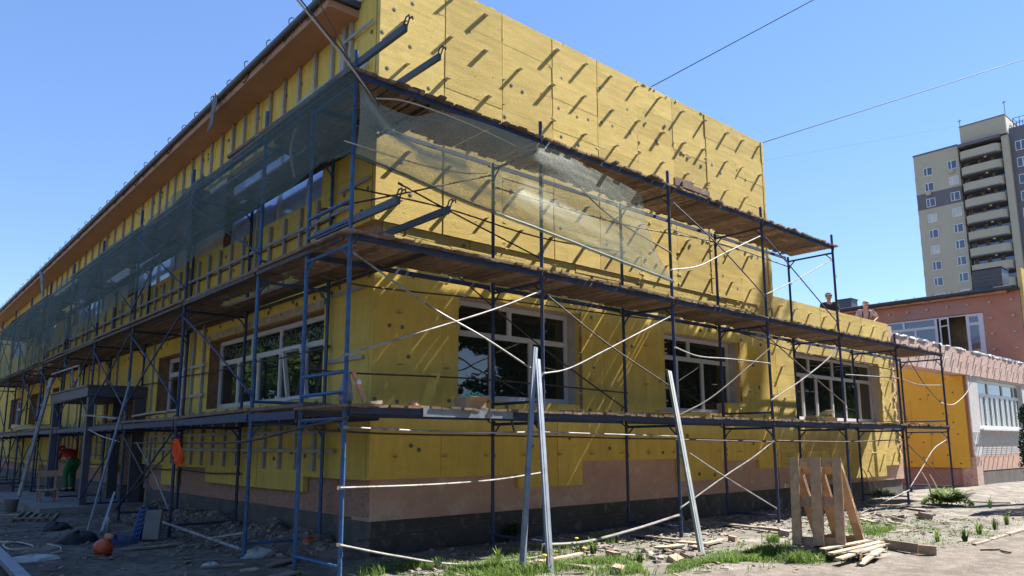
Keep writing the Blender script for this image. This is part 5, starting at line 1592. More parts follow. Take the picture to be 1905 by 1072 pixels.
# long zinc profiles leaning on the scaffold
def profile(label, a, b, w_=0.075, d_=0.05, m='zinc', name='metal_profile', up=(0,-1,0)):
    a = Vector(a); b = Vector(b); d = (b-a).normalized()
    sd = d.cross(Vector(up)).normalized(); upv = sd.cross(d).normalized()
    b_ = MB(); c = (a+b)/2; L = (b-a)/2
    b_.obox(c + upv*0.0, L, sd*w_/2, upv*0.002)
    b_.obox(c + sd*(w_/2-0.002) - upv*(d_/2+0.001), L, sd*0.002, upv*(d_/2-0.002))
    b_.obox(c - sd*(w_/2-0.002) - upv*(d_/2+0.001), L, sd*0.002, upv*(d_/2-0.002))
    b_.obox(c + upv*0.004, L, sd*w_*0.12, upv*0.0018)
    return b_.build(name, M[m], None, label=label, cat='metal profile')
profile('left of two zinc profiles crossing as they lean on the second scaffold leg', (2.008, -0.741, 0.000), (2.883, -0.070, 2.827), up=(-0.3,-1,0), w_=0.062)
profile('right of two zinc profiles crossing as they lean on the second scaffold leg', (2.204, -1.021, 0.000), (2.874, -0.120, 2.657), up=(-0.3,-1,0), w_=0.07)
profile('grey painted post leaning on the third scaffold leg of the gable', (4.847, -1.302, -0.000), (5.875, -0.100, 2.681), 0.075, 0.05, 'greypost', up=(-0.3,-1,0))
profile('thin zinc lath leaning steeply in front of the porch', (-0.964, 6.900, 0.020), (-0.100, 8.407, 2.736), 0.035, 0.03, up=(-1,-0.4,0))
profile('wide zinc profile leaning left of the worker in green trousers', (-0.698, 15.728, 0.050), (-0.120, 16.151, 3.335), 0.13, 0.05, 'galv', up=(-1,-0.4,0))
profile('white plastic batten leaning low beside the orange canister', (-0.731, 6.995, 0.020), (-0.140, 8.752, 0.577), 0.075, 0.03, 'pvc', up=(-1,-0.4,0))
profile('bent zinc profile lying in the bottom left corner of the photo', (-2.451, 5.336, 0.120), (-2.569, 1.604, 0.100), 0.13, 0.06, 'zinc', up=(0,0,1))
profile('upright zinc stud leaning on the porch front', (0.301, 8.314, 0.100), (0.300, 8.182, 1.640), 0.05, 0.04, 'galv', up=(-1,0,0))

# things on the lower deck
DZ = 1.965
def boxthing(name, label, cat, x, y, z, parts):
    t = thing(name, label, cat, (x, y, z))
    for (pn, mb, m) in parts: mb.build(pn, M[m], t)
    return t
bx_ = MB(); x, y = 2.12, 0.42
bx_.box(x-0.17, x+0.17, y-0.13, y+0.13, DZ+0.002, DZ+0.01)
for (a, b, c, d) in [(x-0.17, x+0.17, y-0.13, y-0.122), (x-0.17, x+0.17, y+0.122, y+0.13), (x-0.17, x-0.162, y-0.12, y+0.12), (x+0.162, x+0.17, y-0.12, y+0.12)]: bx_.box(a, b, c, d, DZ+0.011, DZ+0.16)
fl = MB(); fl.obox((x+0.23, y, DZ+0.13), (0.06, 0, -0.03), (0, 0.12, 0), (0, 0, 0.003)); fl.obox((x, y-0.17, DZ+0.13), (0.16, 0, 0), (0, 0.04, -0.03), (0, 0, 0.003))
con = boxthing('cardboard_box', 'small open cardboard box on the lower deck below the first gable window', 'box', x, y, DZ, [('carton', bx_, 'card'), ('flap', fl, 'card')])
for k in range(5):
    b_ = MB(); a = []
    cx, cz = 2.02+0.06*k, DZ+0.17+0.02*(k % 2)
    for i in range(26): t_ = i*0.55; a.append((cx+(0.045-0.0012*i)*math.cos(t_), 0.36+0.004*i, cz+(0.045-0.0012*i)*math.sin(t_)))
    b_.tube(a, 0.008, 5); b_.build('mint_coil', M['mint'], None, label='small mint green plastic coil lying in the open cardboard box', cat='coil', group='mint coils in the cardboard box')
wb = MB()
for k in range(5): wool_chunk(wb, 12.15+0.17*k-0.3, 0.5, DZ+0.07, 0.12, 0.16, 0.055, rg)
wb.box(11.8, 12.75, 0.38, 0.62, DZ+0.005, DZ+0.10)
wb.build('wool_slab', M['woolcut'], None, label='thick torn slab of pale yellow wool lying on the lower deck before the right window', cat='wool slab')
b_ = MB(); b_.obox((12.45, 0.48, DZ+0.20), (0.17, 0, 0.05), (0, 0.09, 0), (-0.015, 0, 0.03)); b_.build('wool_slab', M['woolcut'], None, label='small wool offcut lying tilted on top of the thick torn slab', cat='wool slab')
b_ = MB(); b_.obox((2.0, 1.2, DZ+0.28), (0.10, 0, 0.26), (0.02, 0, -0.008), (0, 0.10, 0)); b_.obox((1.83, 1.2, DZ+0.05), (0.11, 0, 0), (0, 0.06, 0), (0, 0, 0.012))
b_.build('float_trowel', M['yellowtool'], None, label='long yellow plastering tool leaning beside the first gable window', cat='tool')
cc = MB(); cc.lathe([(0.06, 0), (0.08, 0.015), (0.07, 0.05), (0.04, 0.085), (0.0, 0.09)], (1.16, 0.36, DZ), 10, Matrix.Rotation(0.5, 3, 'Y'))
cc.box(1.0, 1.12, 0.32, 0.40, DZ, DZ+0.02)
cc.build('work_glove', M['strap'], None, label='crumpled orange and white work glove on the lower deck near the corner', cat='glove')
bg_ = thing('tool_bag', 'blue and white bag slumped against the corner post on the lower deck', 'bag', (0.14, 0.2, DZ))
b_ = MB(); b_.lathe([(0.07, 0), (0.085, 0.06), (0.07, 0.18), (0.05, 0.28), (0.035, 0.36), (0.02, 0.42)], (0.10, 0.17, DZ), 12); b_.build('body', M['grey'], bg_, smooth=True)
b_ = MB(); b_.beam((0.13, 0.08, DZ+0.38), (0.27, 0.05, DZ+0.03), 0.05, 0.02, up=(0, -1, 0)); b_.build('strap', M['strap'], bg_)
b_ = MB(); b_.lathe([(0.03, 0), (0.05, 0.03), (0.05, 0.06), (0.02, 0.09)], (0.20, 0.1, DZ+0.20), 10); b_.build('cap', M['white'], bg_, smooth=True)
sp = MB(); sp.obox((0.45, 0.12, DZ+0.02), (0.08, 0.0, 0.01), (0, 0.05, 0), (0, 0, 0.02)); sp.build('wood_offcut', M['plankpale'], None, label='small wood offcut lying beside the bag at the corner', cat='wood offcut')
for k in range(14):
    x = rg.choice([rg.uniform(3.3, 6), rg.uniform(6.3, 9.0), rg.uniform(9.5, 11.5), rg.uniform(14, 18)])
    a = rg.uniform(-0.25, 0.25); L = rg.uniform(0.4, 1.3); y = rg.uniform(0.1, 0.8)
    z = DZ + 0.012 + 0.026*(k % 3)
    board('board', 'loose offcut board lying flat on the lower deck of the gable scaffold', (x, y, z), (x+L*math.cos(a), y+L*math.sin(a), z+0.01), rg.uniform(0.06, 0.13), 0.02, rg.choice(['plank', 'deadwood', 'plankpale']), group='loose boards on the lower deck')
rag_ = MB(); rag_.prism([(2.46, 0.0, 1.86), (2.49, 0.0, 1.86), (2.56, 0.0, 1.66), (2.54, 0.0, 1.64)], (0, 0.012, 0)); rag_.build('hanging_strip', M['rusty'], None, label='brown strip dangling under the lower deck below the cardboard box', cat='strip')
# upper deck: dark slab standing on the top deck
b_ = MB(); b_.obox((6.95, 0.25, 6.06), (0.42, 0, 0), (0, 0.3, 0.0), (0, 0, 0.05)); b_.obox((6.6, 0.0, 6.10), (0.25, 0, 0.02), (0, 0.02, 0), (0, 0, 0.07)); b_.build('board', M['plank'], None, label='brown board block lying on the top deck by the third post', cat='board')
board('board', 'thick plank resting on the upper deck of the shaded side near the corner', (0.05, 1.0, 5.98), (0.02, 3.9, 6.02), 0.22, 0.045, 'plank')
board('board', 'plank lying askew on the upper deck further along the shaded side', (0.0, 5.0, 6.0), (0.25, 8.0, 6.05), 0.2, 0.04, 'plank')
board('board', 'pale board lying on the lower deck by the narrow window', (0.100, 8.458, 2.060), (0.100, 6.335, 2.083), 0.2, 0.03, 'plankpale')
board('board', 'zinc-grey board sloping on the lower deck in front of the porch', (0.0, 9.2, 2.03), (-0.08, 11.9, 2.18), 0.2, 0.03, 'galv')
wl = MB()
for k in range(5): wool_chunk(wl, 0.2+rg.uniform(-0.2, 0.3), 20.0+k*0.35, DZ+0.08+0.05*(k % 2), 0.3, 0.35, 0.07, rg)
wl.build('wool_slab', M['woolcut'], None, label='pale wool slabs stacked on the lower deck at the left edge', cat='wool slab')

# orange vest hung on the left scaffold
v_ = MB()
vx, vy = -0.075, 5.23
for i in range(12):
    for j in range(14):
        pass
nu, nv = 16, 20
vs = []
for i in range(nv):
    t = i/(nv-1)
    wdt = 0.13 + 0.09*math.sin(min(1, t*1.3)*math.pi) - 0.10*max(0, t-0.6)
    for j in range(nu):
        s = j/(nu-1)*2-1
        fold = 0.035*math.sin(s*8+t*5) + 0.02*math.sin(s*15+3*t)
        vs.append((vx-0.02-fold*0.9-0.03*math.cos(s*1.4), vy - s*wdt*0.85 - 0.05*t, 1.60-0.36*t - 0.05*abs(s)*math.sin(t*3) - 0.10*max(0, s)*t))
v_.add(vs, [(i*nu+j, i*nu+j+1, (i+1)*nu+j+1, (i+1)*nu+j) for i in range(nv-1) for j in range(nu-1)])
vo = v_.build('safety_vest', M['orange'], None, smooth=True, label='bright orange safety vest hung crumpled on a scaffold rail of the shaded side', cat='vest')
md = vo.modifiers.new('thick', 'SOLIDIFY'); md.thickness = 0.008
# grey rag over the gutter
r_m = MB(); vs = []
for i in range(16):
    t = i/15
    for j in range(10):
        s = j/9*2-1
        wdt = 0.05+0.17*t*(1-0.3*t)
        vs.append((0.50-0.02*math.sin(s*5+t*4)-0.05*t, 6.35 - s*wdt - 0.05*t + 0.1*t*t, 8.24+slope(6.3)-0.68*t+0.05*math.sin(s*4)))
r_m.add(vs, [(i*10+j, i*10+j+1, (i+1)*10+j+1, (i+1)*10+j) for i in range(15) for j in range(9)])
ro = r_m.build('rag', M['rag'], None, smooth=True, label='grey rag draped over the gutter of the long eave', cat='rag')
md = ro.modifiers.new('thick', 'SOLIDIFY'); md.thickness = 0.01
b_ = MB(); b_.tube([(0.250, 21.667, 7.276), (0.250, 20.952, 6.236)], 0.045, 8); b_.tube([(0.250, 21.792, 7.336), (0.250, 21.749, 7.253)], 0.06, 8)
b_.build('metal_post', M['galv'], None, label='short thick grey pipe standing upright on the far upper deck', cat='pipe')

# left yard clutter
hx, hy = -1.36, 4.22; hz = hgt(hx, hy)
hm = thing('canister', 'round orange plastic canister lying on the dark ground before the shaded side', 'canister', (hx, hy, hz))
q_ = Matrix.Rotation(0.35, 3, 'X') @ Matrix.Rotation(0.25, 3, 'Y')
b_ = MB(); b_.lathe([(0.02, 0.0), (0.08, 0.013), (0.115, 0.05), (0.128, 0.10), (0.12, 0.155), (0.09, 0.195), (0.05, 0.215), (0.045, 0.262)], (hx, hy, hz-0.01), 20, q_); b_.build('body', M['orangeplastic'], hm, smooth=True)
b_ = MB(); b_.lathe([(0.055, 0.262), (0.06, 0.275), (0.055, 0.30), (0.03, 0.305)], (hx, hy, hz-0.01), 14, q_); b_.build('cap', M['strap'], hm)
b_ = MB(); b_.lathe([(0.129, 0.092), (0.132, 0.10), (0.129, 0.108)], (hx, hy, hz-0.01), 20, q_); b_.build('seam', M['orangeplastic'], hm)
def bagheap(label, c, n, s, m, name='plastic_sack', cat='sack'):
    b_ = MB(); x, y = c[0], c[1]; z = hgt(x, y)
    r4 = random.Random(len(label))
    vs = []; nu, nv = 20, 9
    for i in range(nv):
        t = i/(nv-1)
        for j in range(nu):
            a = 2*math.pi*j/nu
            rr = (1+0.35*mnoise.noise(Vector((math.cos(a)*1.7, math.sin(a)*1.7, t*2+len(label)))))*math.cos(t*math.pi/2*0.95)
            vs.append((x+s[0]*rr*math.cos(a), y+s[1]*rr*math.sin(a), z+s[2]*math.sin(t*math.pi/2)*(1+0.5*mnoise.noise(Vector((math.cos(a)*2.5, math.sin(a)*2.5, 5)))) - 0.01))
    fs = [(i*nu+j, i*nu+(j+1) % nu, (i+1)*nu+(j+1) % nu, (i+1)*nu+j) for i in range(nv-1) for j in range(nu)]
    fs.append(tuple((nv-1)*nu+j for j in range(nu)))
    b_.add(vs, fs)
    return b_.build(name, M[m], None, smooth=True, label=label, cat=cat)
bagheap('crumpled black plastic sack left of the orange canister', (-1.257, 5.941, 0.020), 1, (0.30, 0.22, 0.16), 'black')
bagheap('dark blue tarpaulin bundle right of the orange canister', (-0.890, 5.256, 0.020), 1, (0.32, 0.25, 0.13), 'bluedark')
bagheap('black bundle lying in the yard left of the thin lath', (-1.142, 8.156, 0.020), 1, (0.24, 0.18, 0.12), 'black')
bagheap('small dark heap of rubbish nearest the bottom left', (-1.859, 5.357, 0.020), 1, (0.24, 0.12, 0.08), 'deadwood')
bagheap('crumpled white and green wrapping paper on the dark ground', (-2.142, 4.247, 0.020), 1, (0.34, 0.16, 0.06), 'paper', 'wrapping_paper', 'paper')
bagheap('pale lump of wet cement bag by the second shaded scaffold leg', (0.207, 2.660, 0.020), 1, (0.22, 0.16, 0.10), 'paper')
bagheap('small white wrapper lying before the shaded scaffold', (-0.574, 2.210, 0.020), 1, (0.12, 0.08, 0.06), 'paper', 'wrapping_paper', 'paper')
bagheap('orange scrap of plastic on the soil heap behind the corner frame', (0.837, 2.373, 0.220), 1, (0.10, 0.06, 0.05), 'orangeplastic', 'plastic_scrap', 'scrap')
b_ = MB(); bxy = (-0.666, 6.787, 0.050)
b_.lathe([(0.035, 0), (0.036, 0.26), (0.03, 0.29), (0.012, 0.31), (0.012, 0.34), (0.018, 0.345), (0.018, 0.375)], (bxy[0], bxy[1], hgt(bxy[0], bxy[1])), 12)
b_.build('spray_can', M['galv'], None, smooth=True, label='grey foam can standing behind the orange canister', cat='can')
cr = thing('plastic_crate', 'dark blue slatted crate standing on edge right of the orange canister', 'crate', (-0.553, 5.554, 0.020))
c0 = Vector((-0.689, 5.305, 0.030)); c1 = Vector((-0.455, 5.628, 0.030)); ux = (c1-c0); uz = Vector((0.12, 0.02, 0.50))
b_ = MB()
for k in range(6): b_.beam(c0+ux*k/5, c0+ux*k/5+uz, 0.02, 0.02)
b_.build('slat', M['bluecrate'], cr)
b_ = MB()
for k in range(8): b_.beam(c0+uz*k/7, c1+uz*k/7, 0.016, 0.016)
b_.build('rib', M['bluecrate'], cr)
b_ = MB(); b_.prism([c0, c1, c1+uz, c0+uz], (0.10, 0.06, 0.0)) if False else b_.obox((c0+c1)/2+uz/2+Vector((0.13, 0.05, 0)), ux/2, uz/2, Vector((0.01, 0.012, 0)))
b_.build('base', M['bluecrate'], cr)
sb = (-0.402, 5.303, 0.030)
b_ = MB(); b_.obox((sb[0]+0.02, sb[1], 0.25), (0.10, -0.06, 0), (0.03, 0.04, 0.22), (0.025, 0.03, -0.02)); b_.build('slab', M['conc'], None, label='grey slab propped upright right of the blue crate', cat='slab')
# grate, chair, bucket
gt_ = thing('wooden_grate', 'low wooden grate lying flat in front of the concrete step', 'grate', (-0.968, 11.443, 0.020))
a, b, c = Vector((-1.540, 10.324, 0.050)), Vector((-0.898, 10.010, 0.050)), Vector((-0.366, 12.173, 0.050))
b_ = MB()
for k in range(6): b_.beam(a.lerp(b, k/5), a.lerp(b, k/5)+(c-b), 0.05, 0.03)
b_.build('slat', M['deadwood'], gt_)
b_ = MB(); b_.beam(a+Vector((0,0,0.032)), b+Vector((0,0,0.032)), 0.05, 0.03); b_.beam(a+(c-b)+Vector((0,0,0.032)), c+Vector((0,0,0.032)), 0.05, 0.03); b_.build_each('rail', M['deadwood'], gt_)
chx = (-0.393, 13.602, 0.050)
chair = thing('wooden_chair', 'small rough wooden chair left of the stooping worker', 'chair', (chx[0], chx[1], 0))
x, y = chx[0], chx[1]
b_ = MB(); b_.box(x-0.20, x+0.20, y-0.2, y+0.2, 0.43, 0.46); b_.build('seat', M['palletwood'], chair)
for sx, sy in ((-1,-1),(1,-1),(1,1),(-1,1)):
    b_ = MB(); b_.box(x+sx*0.18-0.02, x+sx*0.18+0.02, y+sy*0.18-0.02, y+sy*0.18+0.02, 0.0, 0.428); b_.build('leg', M['palletwood'], chair)
b_ = MB(); b_.box(x-0.2, x+0.2, y+0.165, y+0.195, 0.75, 0.9); b_.box(x-0.2, x-0.16, y+0.165, y+0.195, 0.463, 0.748); b_.box(x+0.16, x+0.2, y+0.165, y+0.195, 0.463, 0.748); b_.build('backrest', M['palletwood'], chair)
bk_ = (-1.195, 12.962, 0.050)
bt = thing('bucket', 'pale grey bucket standing in the yard at the left edge', 'bucket', (bk_[0], bk_[1], 0.0))
b_ = MB(); b_.lathe([(0.11, 0.0), (0.15, 0.28), (0.16, 0.285), (0.15, 0.29), (0.14, 0.28), (0.10, 0.02)], (bk_[0], bk_[1], 0.02), 16); b_.build('body', M['grey'], bt, smooth=True)
b_ = MB(); b_.tube([(bk_[0]+0.15*math.cos(a), bk_[1]+0.05, 0.29+0.13*math.sin(a)) for a in np.linspace(0, math.pi, 9)], 0.006, 5); b_.build('handle', M['zinc'], bt)
for lab, a, b, w_, m in [
    ('long flat board lying right of the orange canister', (-1.077, 4.384, 0.030), (-0.264, 4.462, 0.040), 0.14, 'deadwood'),
    ('thin board lying nearest the viewer before the shaded scaffold', (-0.722, 2.124, 0.020), (-0.254, 1.941, 0.030), 0.07, 'deadwood'),
    ('short board at the foot of the second shaded scaffold leg', (-0.469, 1.489, 0.030), (-0.273, 1.518, 0.030), 0.10, 'plankpale'),
    ('board lying behind the corner frame on the soil', (-0.038, 1.716, 0.020), (0.405, 1.930, 0.030), 0.12, 'deadwood'),
    ('grey board lying flat below the first shaded bay', (-0.326, 4.142, 0.030), (0.229, 4.279, 0.030), 0.10, 'deadwood'),
    ('flat board lying near the bottom of the first corner leg', (-0.382, 0.857, 0.020), (-0.040, 0.993, 0.030), 0.16, 'deadwood'),
    ('pale lath on the ground by the bucket', (-1.502, 12.133, 0.030), (-1.179, 11.997, 0.030), 0.08, 'plankpale')]:
    board('board', lab, a, b, w_, 0.025, m)
line('hose', [(-2.194, 6.704, 0.030), (-1.968, 6.320, 0.030), (-1.924, 5.624, 0.030), (-2.208, 5.580, 0.030), (-2.198, 6.258, 0.040), (-1.860, 6.570, 0.030)], 0.012, 'rope', 'pale thin hose coiled on the dark ground at the left edge', 'hose')
line('hose', [(-1.698, 5.901, 0.030), (-1.630, 5.352, 0.030), (-1.736, 4.849, 0.030), (-1.864, 4.684, 0.030)], 0.010, 'rope', 'short loop of pale cord beside the black sack', 'cord')
line('hose', [(-0.050, 11.589, 1.846), (-0.050, 10.387, 1.690), (-0.050, 8.993, 1.571)], 0.012, 'rope', 'pale hose strung across the porch front', 'hose')
# vertical ladder-like step irons standing inside the porch bay
lad = thing('ladder', 'blue metal ladder leaning in the porch bay', 'ladder', (0.200, 11.843, 0.216))
p0, p1 = Vector((0.350, 13.229, 0.094)), Vector((0.500, 14.234, 2.099)); q0, q1 = Vector((0.350, 11.818, 0.197)), Vector((0.500, 12.591, 2.021))
b_ = MB(); b_.tube([p0, p1], 0.02, 7); b_.build('stile', M['bluedark'], lad)
b_ = MB(); b_.tube([q0, q1], 0.02, 7); b_.build('stile', M['bluedark'], lad)
for k in range(6):
    b_ = MB(); t_ = (k+0.5)/6; b_.tube([p0.lerp(p1, t_), q0.lerp(q1, t_)], 0.012, 6); b_.build('rung', M['bluedark'], lad)

# ================================================================== people
def skin_mesh(name, verts, edges, radii, m, parent, sub=2, root=0):
    me = bpy.data.meshes.new(name)
    me.from_pydata([Vector(v) for v in verts], edges, [])
    o = bpy.data.objects.new(name+'_tmp', me); col.objects.link(o)
    o.modifiers.new('s', 'SKIN'); 
    for i, r in enumerate(radii):
        sv = me.skin_vertices[0].data[i]
        sv.radius = (r, r) if not isinstance(r, tuple) else r
        sv.use_root = (i == root)
    md = o.modifiers.new('d', 'SUBSURF'); md.levels = sub; md.render_levels = sub
    bpy.context.view_layer.update()
    dg = bpy.context.evaluated_depsgraph_get()
    m2 = bpy.data.meshes.new_from_object(o.evaluated_get(dg))
    m2.name = name
    bpy.data.objects.remove(o, do_unlink=True)
    m2.materials.clear(); m2.materials.append(M[m])
    m2.polygons.foreach_set("use_smooth", [True]*len(m2.polygons))
    n = bpy.data.objects.new(name, m2); col.objects.link(n)
    if parent is not None:
        n.parent = parent
    return n

def person(label, base, rz, J, shirt, trousers, cap, group=None):
    """J: joint positions in the figure's own space (facing +X, z up)."""
    t = bpy.data.objects.new('person', None); col.objects.link(t)
    t.location = base; t.rotation_euler = (0, 0, rz); tag(t, label, 'person', group)
    N = ['pelvis', 'belly', 'chest', 'neck', 'jaw', 'crown', 'nose']
    for s in 'LR':
        N += [k+s for k in ('sho', 'elb', 'wri', 'palm', 'f1', 'f2', 'f3', 'f4', 'thumb', 'hip', 'knee', 'ank', 'toe')]
    V = {}
    for k in N:
        if k in J: V[k] = Vector(J[k])
    V['nose'] = V['jaw'] + (V['jaw']-V['neck']).cross(Vector((0, 1, 0))).normalized()*-0.0 + Vector(J.get('face', (0.11, 0, 0.03)))
    for s in 'LR':
        d = (V['wri'+s]-V['elb'+s]).normalized()
        sd = d.cross(Vector((0, 0, 1)))
        if sd.length < 0.1: sd = Vector((1, 0, 0))
        sd.normalize()
        V['palm'+s] = V['wri'+s] + d*0.06
        for i, (o, L) in enumerate(((-0.027, 0.07), (-0.009, 0.085), (0.009, 0.08), (0.027, 0.06))):
            V['f%d%s' % (i+1, s)] = V['palm'+s] + sd*o + d*L + Vector((0, 0, -0.015))
        V['thumb'+s] = V['wri'+s] + d*0.055 + sd*0.055*(1 if s == 'L' else -1)
    names = list(V)
    idx = {k: i for i, k in enumerate(names)}
    E = [('pelvis','belly'),('belly','chest'),('chest','neck'),('neck','jaw'),('jaw','crown'),('jaw','nose')]
    for s in 'LR':
        E += [('chest','sho'+s),('sho'+s,'elb'+s),('elb'+s,'wri'+s),('wri'+s,'palm'+s),('wri'+s,'thumb'+s),('pelvis','hip'+s),('hip'+s,'knee'+s),('knee'+s,'ank'+s),('ank'+s,'toe'+s)]
        E += [('palm'+s, 'f%d%s' % (i, s)) for i in (1, 2, 3, 4)]
    rad = {'pelvis': (0.13, 0.105), 'belly': (0.125, 0.10), 'chest': (0.14, 0.105), 'neck': 0.052, 'jaw': (0.086, 0.092), 'crown': (0.088, 0.098), 'nose': 0.02}
    for s in 'LR':
        rad.update({'sho'+s: 0.062, 'elb'+s: 0.043, 'wri'+s: 0.029, 'palm'+s: (0.036, 0.018), 'thumb'+s: 0.009, 'hip'+s: 0.088, 'knee'+s: 0.058, 'ank'+s: 0.040, 'toe'+s: 0.036})
        for i in (1, 2, 3, 4): rad['f%d%s' % (i, s)] = 0.0085
    skin_mesh('body', [V[k] for k in names], [(idx[a], idx[b]) for a, b in E], [rad[k] for k in names], 'skin', t)
    # shirt and trousers follow the body, a little wider
    sn = ['pelvis', 'belly', 'chest', 'nk', 'shoL', 'slL', 'shoR', 'slR']
    VV = dict(V); VV['nk'] = V['chest'].lerp(V['neck'], 0.75)
    for s in 'LR': VV['sl'+s] = V['sho'+s].lerp(V['elb'+s], 0.85)
    VV['pelvis'] = V['pelvis'].lerp(V['belly'], 0.25)
    rr = {'pelvis': (0.145, 0.125), 'belly': (0.147, 0.122), 'chest': (0.182, 0.15), 'nk': 0.078, 'shoL': 0.085, 'slL': 0.066, 'shoR': 0.085, 'slR': 0.066}
    skin_mesh('shirt', [VV[k] for k in sn], [(0,1),(1,2),(2,3),(2,4),(4,5),(2,6),(6,7)], [rr[k] for k in sn], shirt, t)
    tn = ['belly', 'pelvis', 'hipL', 'kneeL', 'ankL', 'hipR', 'kneeR', 'ankR']
    rr = {'belly': (0.150, 0.127), 'pelvis': (0.17, 0.152), 'hipL': 0.13, 'kneeL': 0.085, 'ankL': 0.07, 'hipR': 0.13, 'kneeR': 0.085, 'ankR': 0.07}
    VV = dict(V); VV['belly'] = V['pelvis'].lerp(V['belly'], 0.45)
    skin_mesh('trousers', [VV[k] for k in tn], [(0,1),(1,2),(2,3),(3,4),(1,5),(5,6),(6,7)], [rr[k] for k in tn], trousers, t, root=1)
    for s in 'LR':
        b_ = MB(); a, c = V['ank'+s], V['toe'+s]
        b_.tube([a+Vector((-0.06, 0, -0.045)), a.lerp(c, 0.3)+Vector((0,0,-0.03)), c+Vector((0.03, 0, -0.01))], 0.05, 8, taper=0.8)
        o = b_.build('shoe', M['black'], None, smooth=True); o.location = (0,0,0)
        bpy.data.objects.remove(o, do_unlink=True)
        b_ = MB(); b_.tube([a+Vector((-0.06, 0, -0.045)), a.lerp(c, 0.3)+Vector((0,0,-0.03)), c+Vector((0.03, 0, -0.01))], 0.05, 8, taper=0.8)
        me_ = b_.mesh('shoe', M['black'], True); o = bpy.data.objects.new('shoe', me_); col.objects.link(o); o.parent = t
    up = (V['crown']-V['jaw']).normalized(); fwd = Vector(J.get('face', (0.11, 0, 0.03))); fwd = (fwd-up*fwd.dot(up)).normalized(); sd = up.cross(fwd)
    q = Matrix((fwd, sd, up)).transposed()
    b_ = MB(); b_.lathe([(0.102, -0.01), (0.106, 0.03), (0.094, 0.075), (0.055, 0.105), (0.0, 0.115)], V['crown']+up*(-0.015), 16, q)
    me_ = b_.mesh('cap', M[cap[0]], True); o = bpy.data.objects.new('cap', me_); col.objects.link(o); o.parent = t
    b_ = MB(); c = V['crown']+up*(-0.005)+fwd*0.09
    b_.prism([c-sd*0.075, c-sd*0.065+fwd*0.06-up*0.01, c+fwd*0.085-up*0.018, c+sd*0.065+fwd*0.06-up*0.01, c+sd*0.075], up*0.014)
    me_ = b_.mesh('brim', M[cap[1]]); o2 = bpy.data.objects.new('brim', me_); col.objects.link(o2); o2.parent = o
    b_ = MB()
    ec = V['jaw'].lerp(V['crown'], 0.45)
    for s in (-1, 1): b_.lathe([(0.010, 0), (0.010, 0.012), (0.004, 0.016)], ec+fwd*0.078+sd*0.03*s, 8, q @ Matrix.Rotation(R(90), 3, 'Y'))
    me_ = b_.mesh('eye', M['black']); o3 = bpy.data.objects.new('eye', me_); col.objects.link(o3); o3.parent = t
    b_ = MB(); mc = V['jaw']+up*(-0.028)+fwd*0.070
    b_.obox(mc, sd*0.022, up*0.004, fwd*0.010); me_ = b_.mesh('mouth', M['redcloth']); o3 = bpy.data.objects.new('mouth', me_); col.objects.link(o3); o3.parent = t
    for s in (-1, 1):
        b_ = MB(); b_.lathe([(0.028, 0), (0.03, 0.010), (0.014, 0.018)], ec-up*0.02+sd*0.074*s, 10, q @ Matrix.Rotation(R(-90*s), 3, 'X'))
        me_ = b_.mesh('ear', M['skin'], True); o3 = bpy.data.objects.new('ear', me_); col.objects.link(o3); o3.parent = t
    return t, V, q

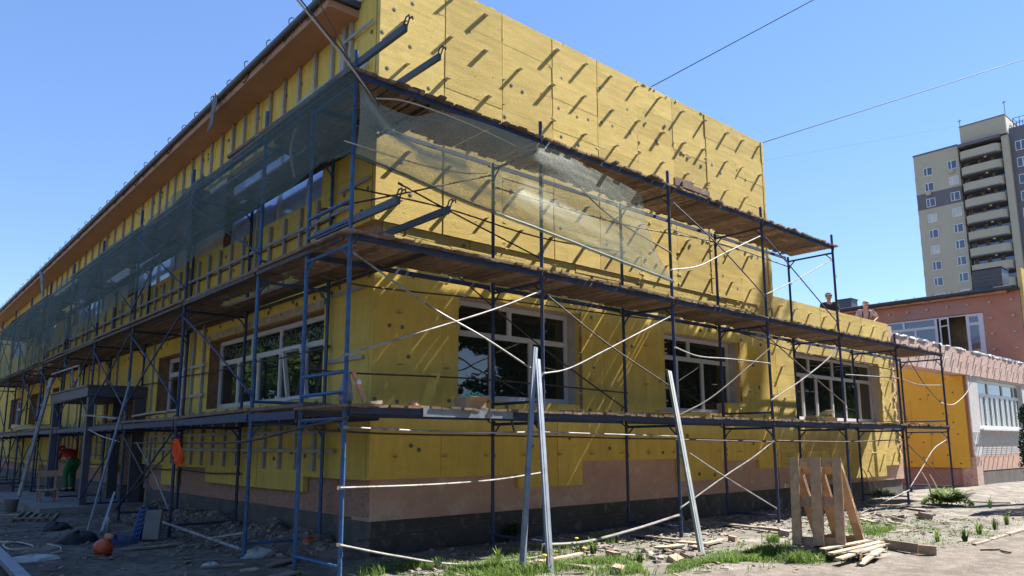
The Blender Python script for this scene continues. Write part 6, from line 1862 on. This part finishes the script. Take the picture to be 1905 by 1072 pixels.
STAND = dict(pelvis=(0,0,0.95), belly=(0.01,0,1.12), chest=(0,0,1.34), neck=(0.0,0,1.50), jaw=(0.025,0,1.585), crown=(0.02,0,1.67), face=(0.10,0,0.02),
    shoL=(0,0.19,1.41), elbL=(0.02,0.25,1.13), wriL=(0.16,0.14,0.98), shoR=(0,-0.19,1.41), elbR=(0.02,-0.26,1.13), wriR=(0.15,-0.15,0.97),
    hipL=(0,0.10,0.90), kneeL=(0.03,0.11,0.49), ankL=(0,0.11,0.08), toeL=(0.17,0.12,0.04), hipR=(0,-0.10,0.90), kneeR=(0.02,-0.11,0.49), ankR=(0,-0.11,0.08), toeR=(0.17,-0.12,0.04))
person('man in a dark T-shirt and pale-brimmed cap looking down from the roof, on the left', (18.25, 2.94, 4.345), R(210), STAND, 'darkshirt', 'navy', ('capgrey', 'white'))
LEAN = dict(STAND)
LEAN.update(pelvis=(-0.05,0,0.92), belly=(0.02,0,1.08), chest=(0.13,0,1.27), neck=(0.22,0,1.42), jaw=(0.28,0,1.49), crown=(0.30,0,1.575), face=(0.10,0,-0.02),
    shoL=(0.13,0.19,1.34), elbL=(0.06,0.42,1.16), wriL=(0.22,0.24,1.02), shoR=(0.15,-0.19,1.34), elbR=(0.20,-0.30,1.08), wriR=(0.36,-0.14,1.04))
pB, VB, qB = person('man in a beige shirt and navy overalls leaning forward on the roof, on the right', (20.2, 2.75, 4.345), R(222), LEAN, 'shirt', 'navy', ('shirt', 'capgrey'))
b_ = MB()
for s in (-1, 1):
    b_.tube(smooth_path([(0.10, s*0.09, 1.02), (0.235, s*0.10, 1.20), (0.20, s*0.10, 1.395), (0.05, s*0.09, 1.35)], 4), 0.018, 6)
me_ = b_.mesh('overall_strap', M['navy'], True); o = bpy.data.objects.new('overall_strap', me_); col.objects.link(o); o.parent = pB
STOOP = dict(STAND)
STOOP.update(pelvis=(-0.12,0,0.86), belly=(0.02,0,1.0), chest=(0.22,0,1.13), neck=(0.37,0,1.20), jaw=(0.45,0,1.18), crown=(0.53,0,1.22), face=(0.06,0,-0.09),
    shoL=(0.24,0.18,1.14), elbL=(0.36,0.22,0.88), wriL=(0.50,0.12,0.68), shoR=(0.24,-0.18,1.14), elbR=(0.34,-0.22,0.88), wriR=(0.46,-0.12,0.66),
    hipL=(-0.10,0.10,0.84), kneeL=(0.05,0.13,0.47), ankL=(-0.08,0.14,0.08), toeL=(0.10,0.15,0.04), hipR=(-0.10,-0.10,0.84), kneeR=(0.14,-0.12,0.48), ankR=(0.06,-0.13,0.08), toeR=(0.24,-0.14,0.04))
wp = (0.908, 17.899, 0.170)
person('worker in a red top and green trousers stooping beneath the shaded scaffold', (wp[0], wp[1], 0.172), R(110), STOOP, 'redcloth', 'green', ('redcloth', 'redcloth'))
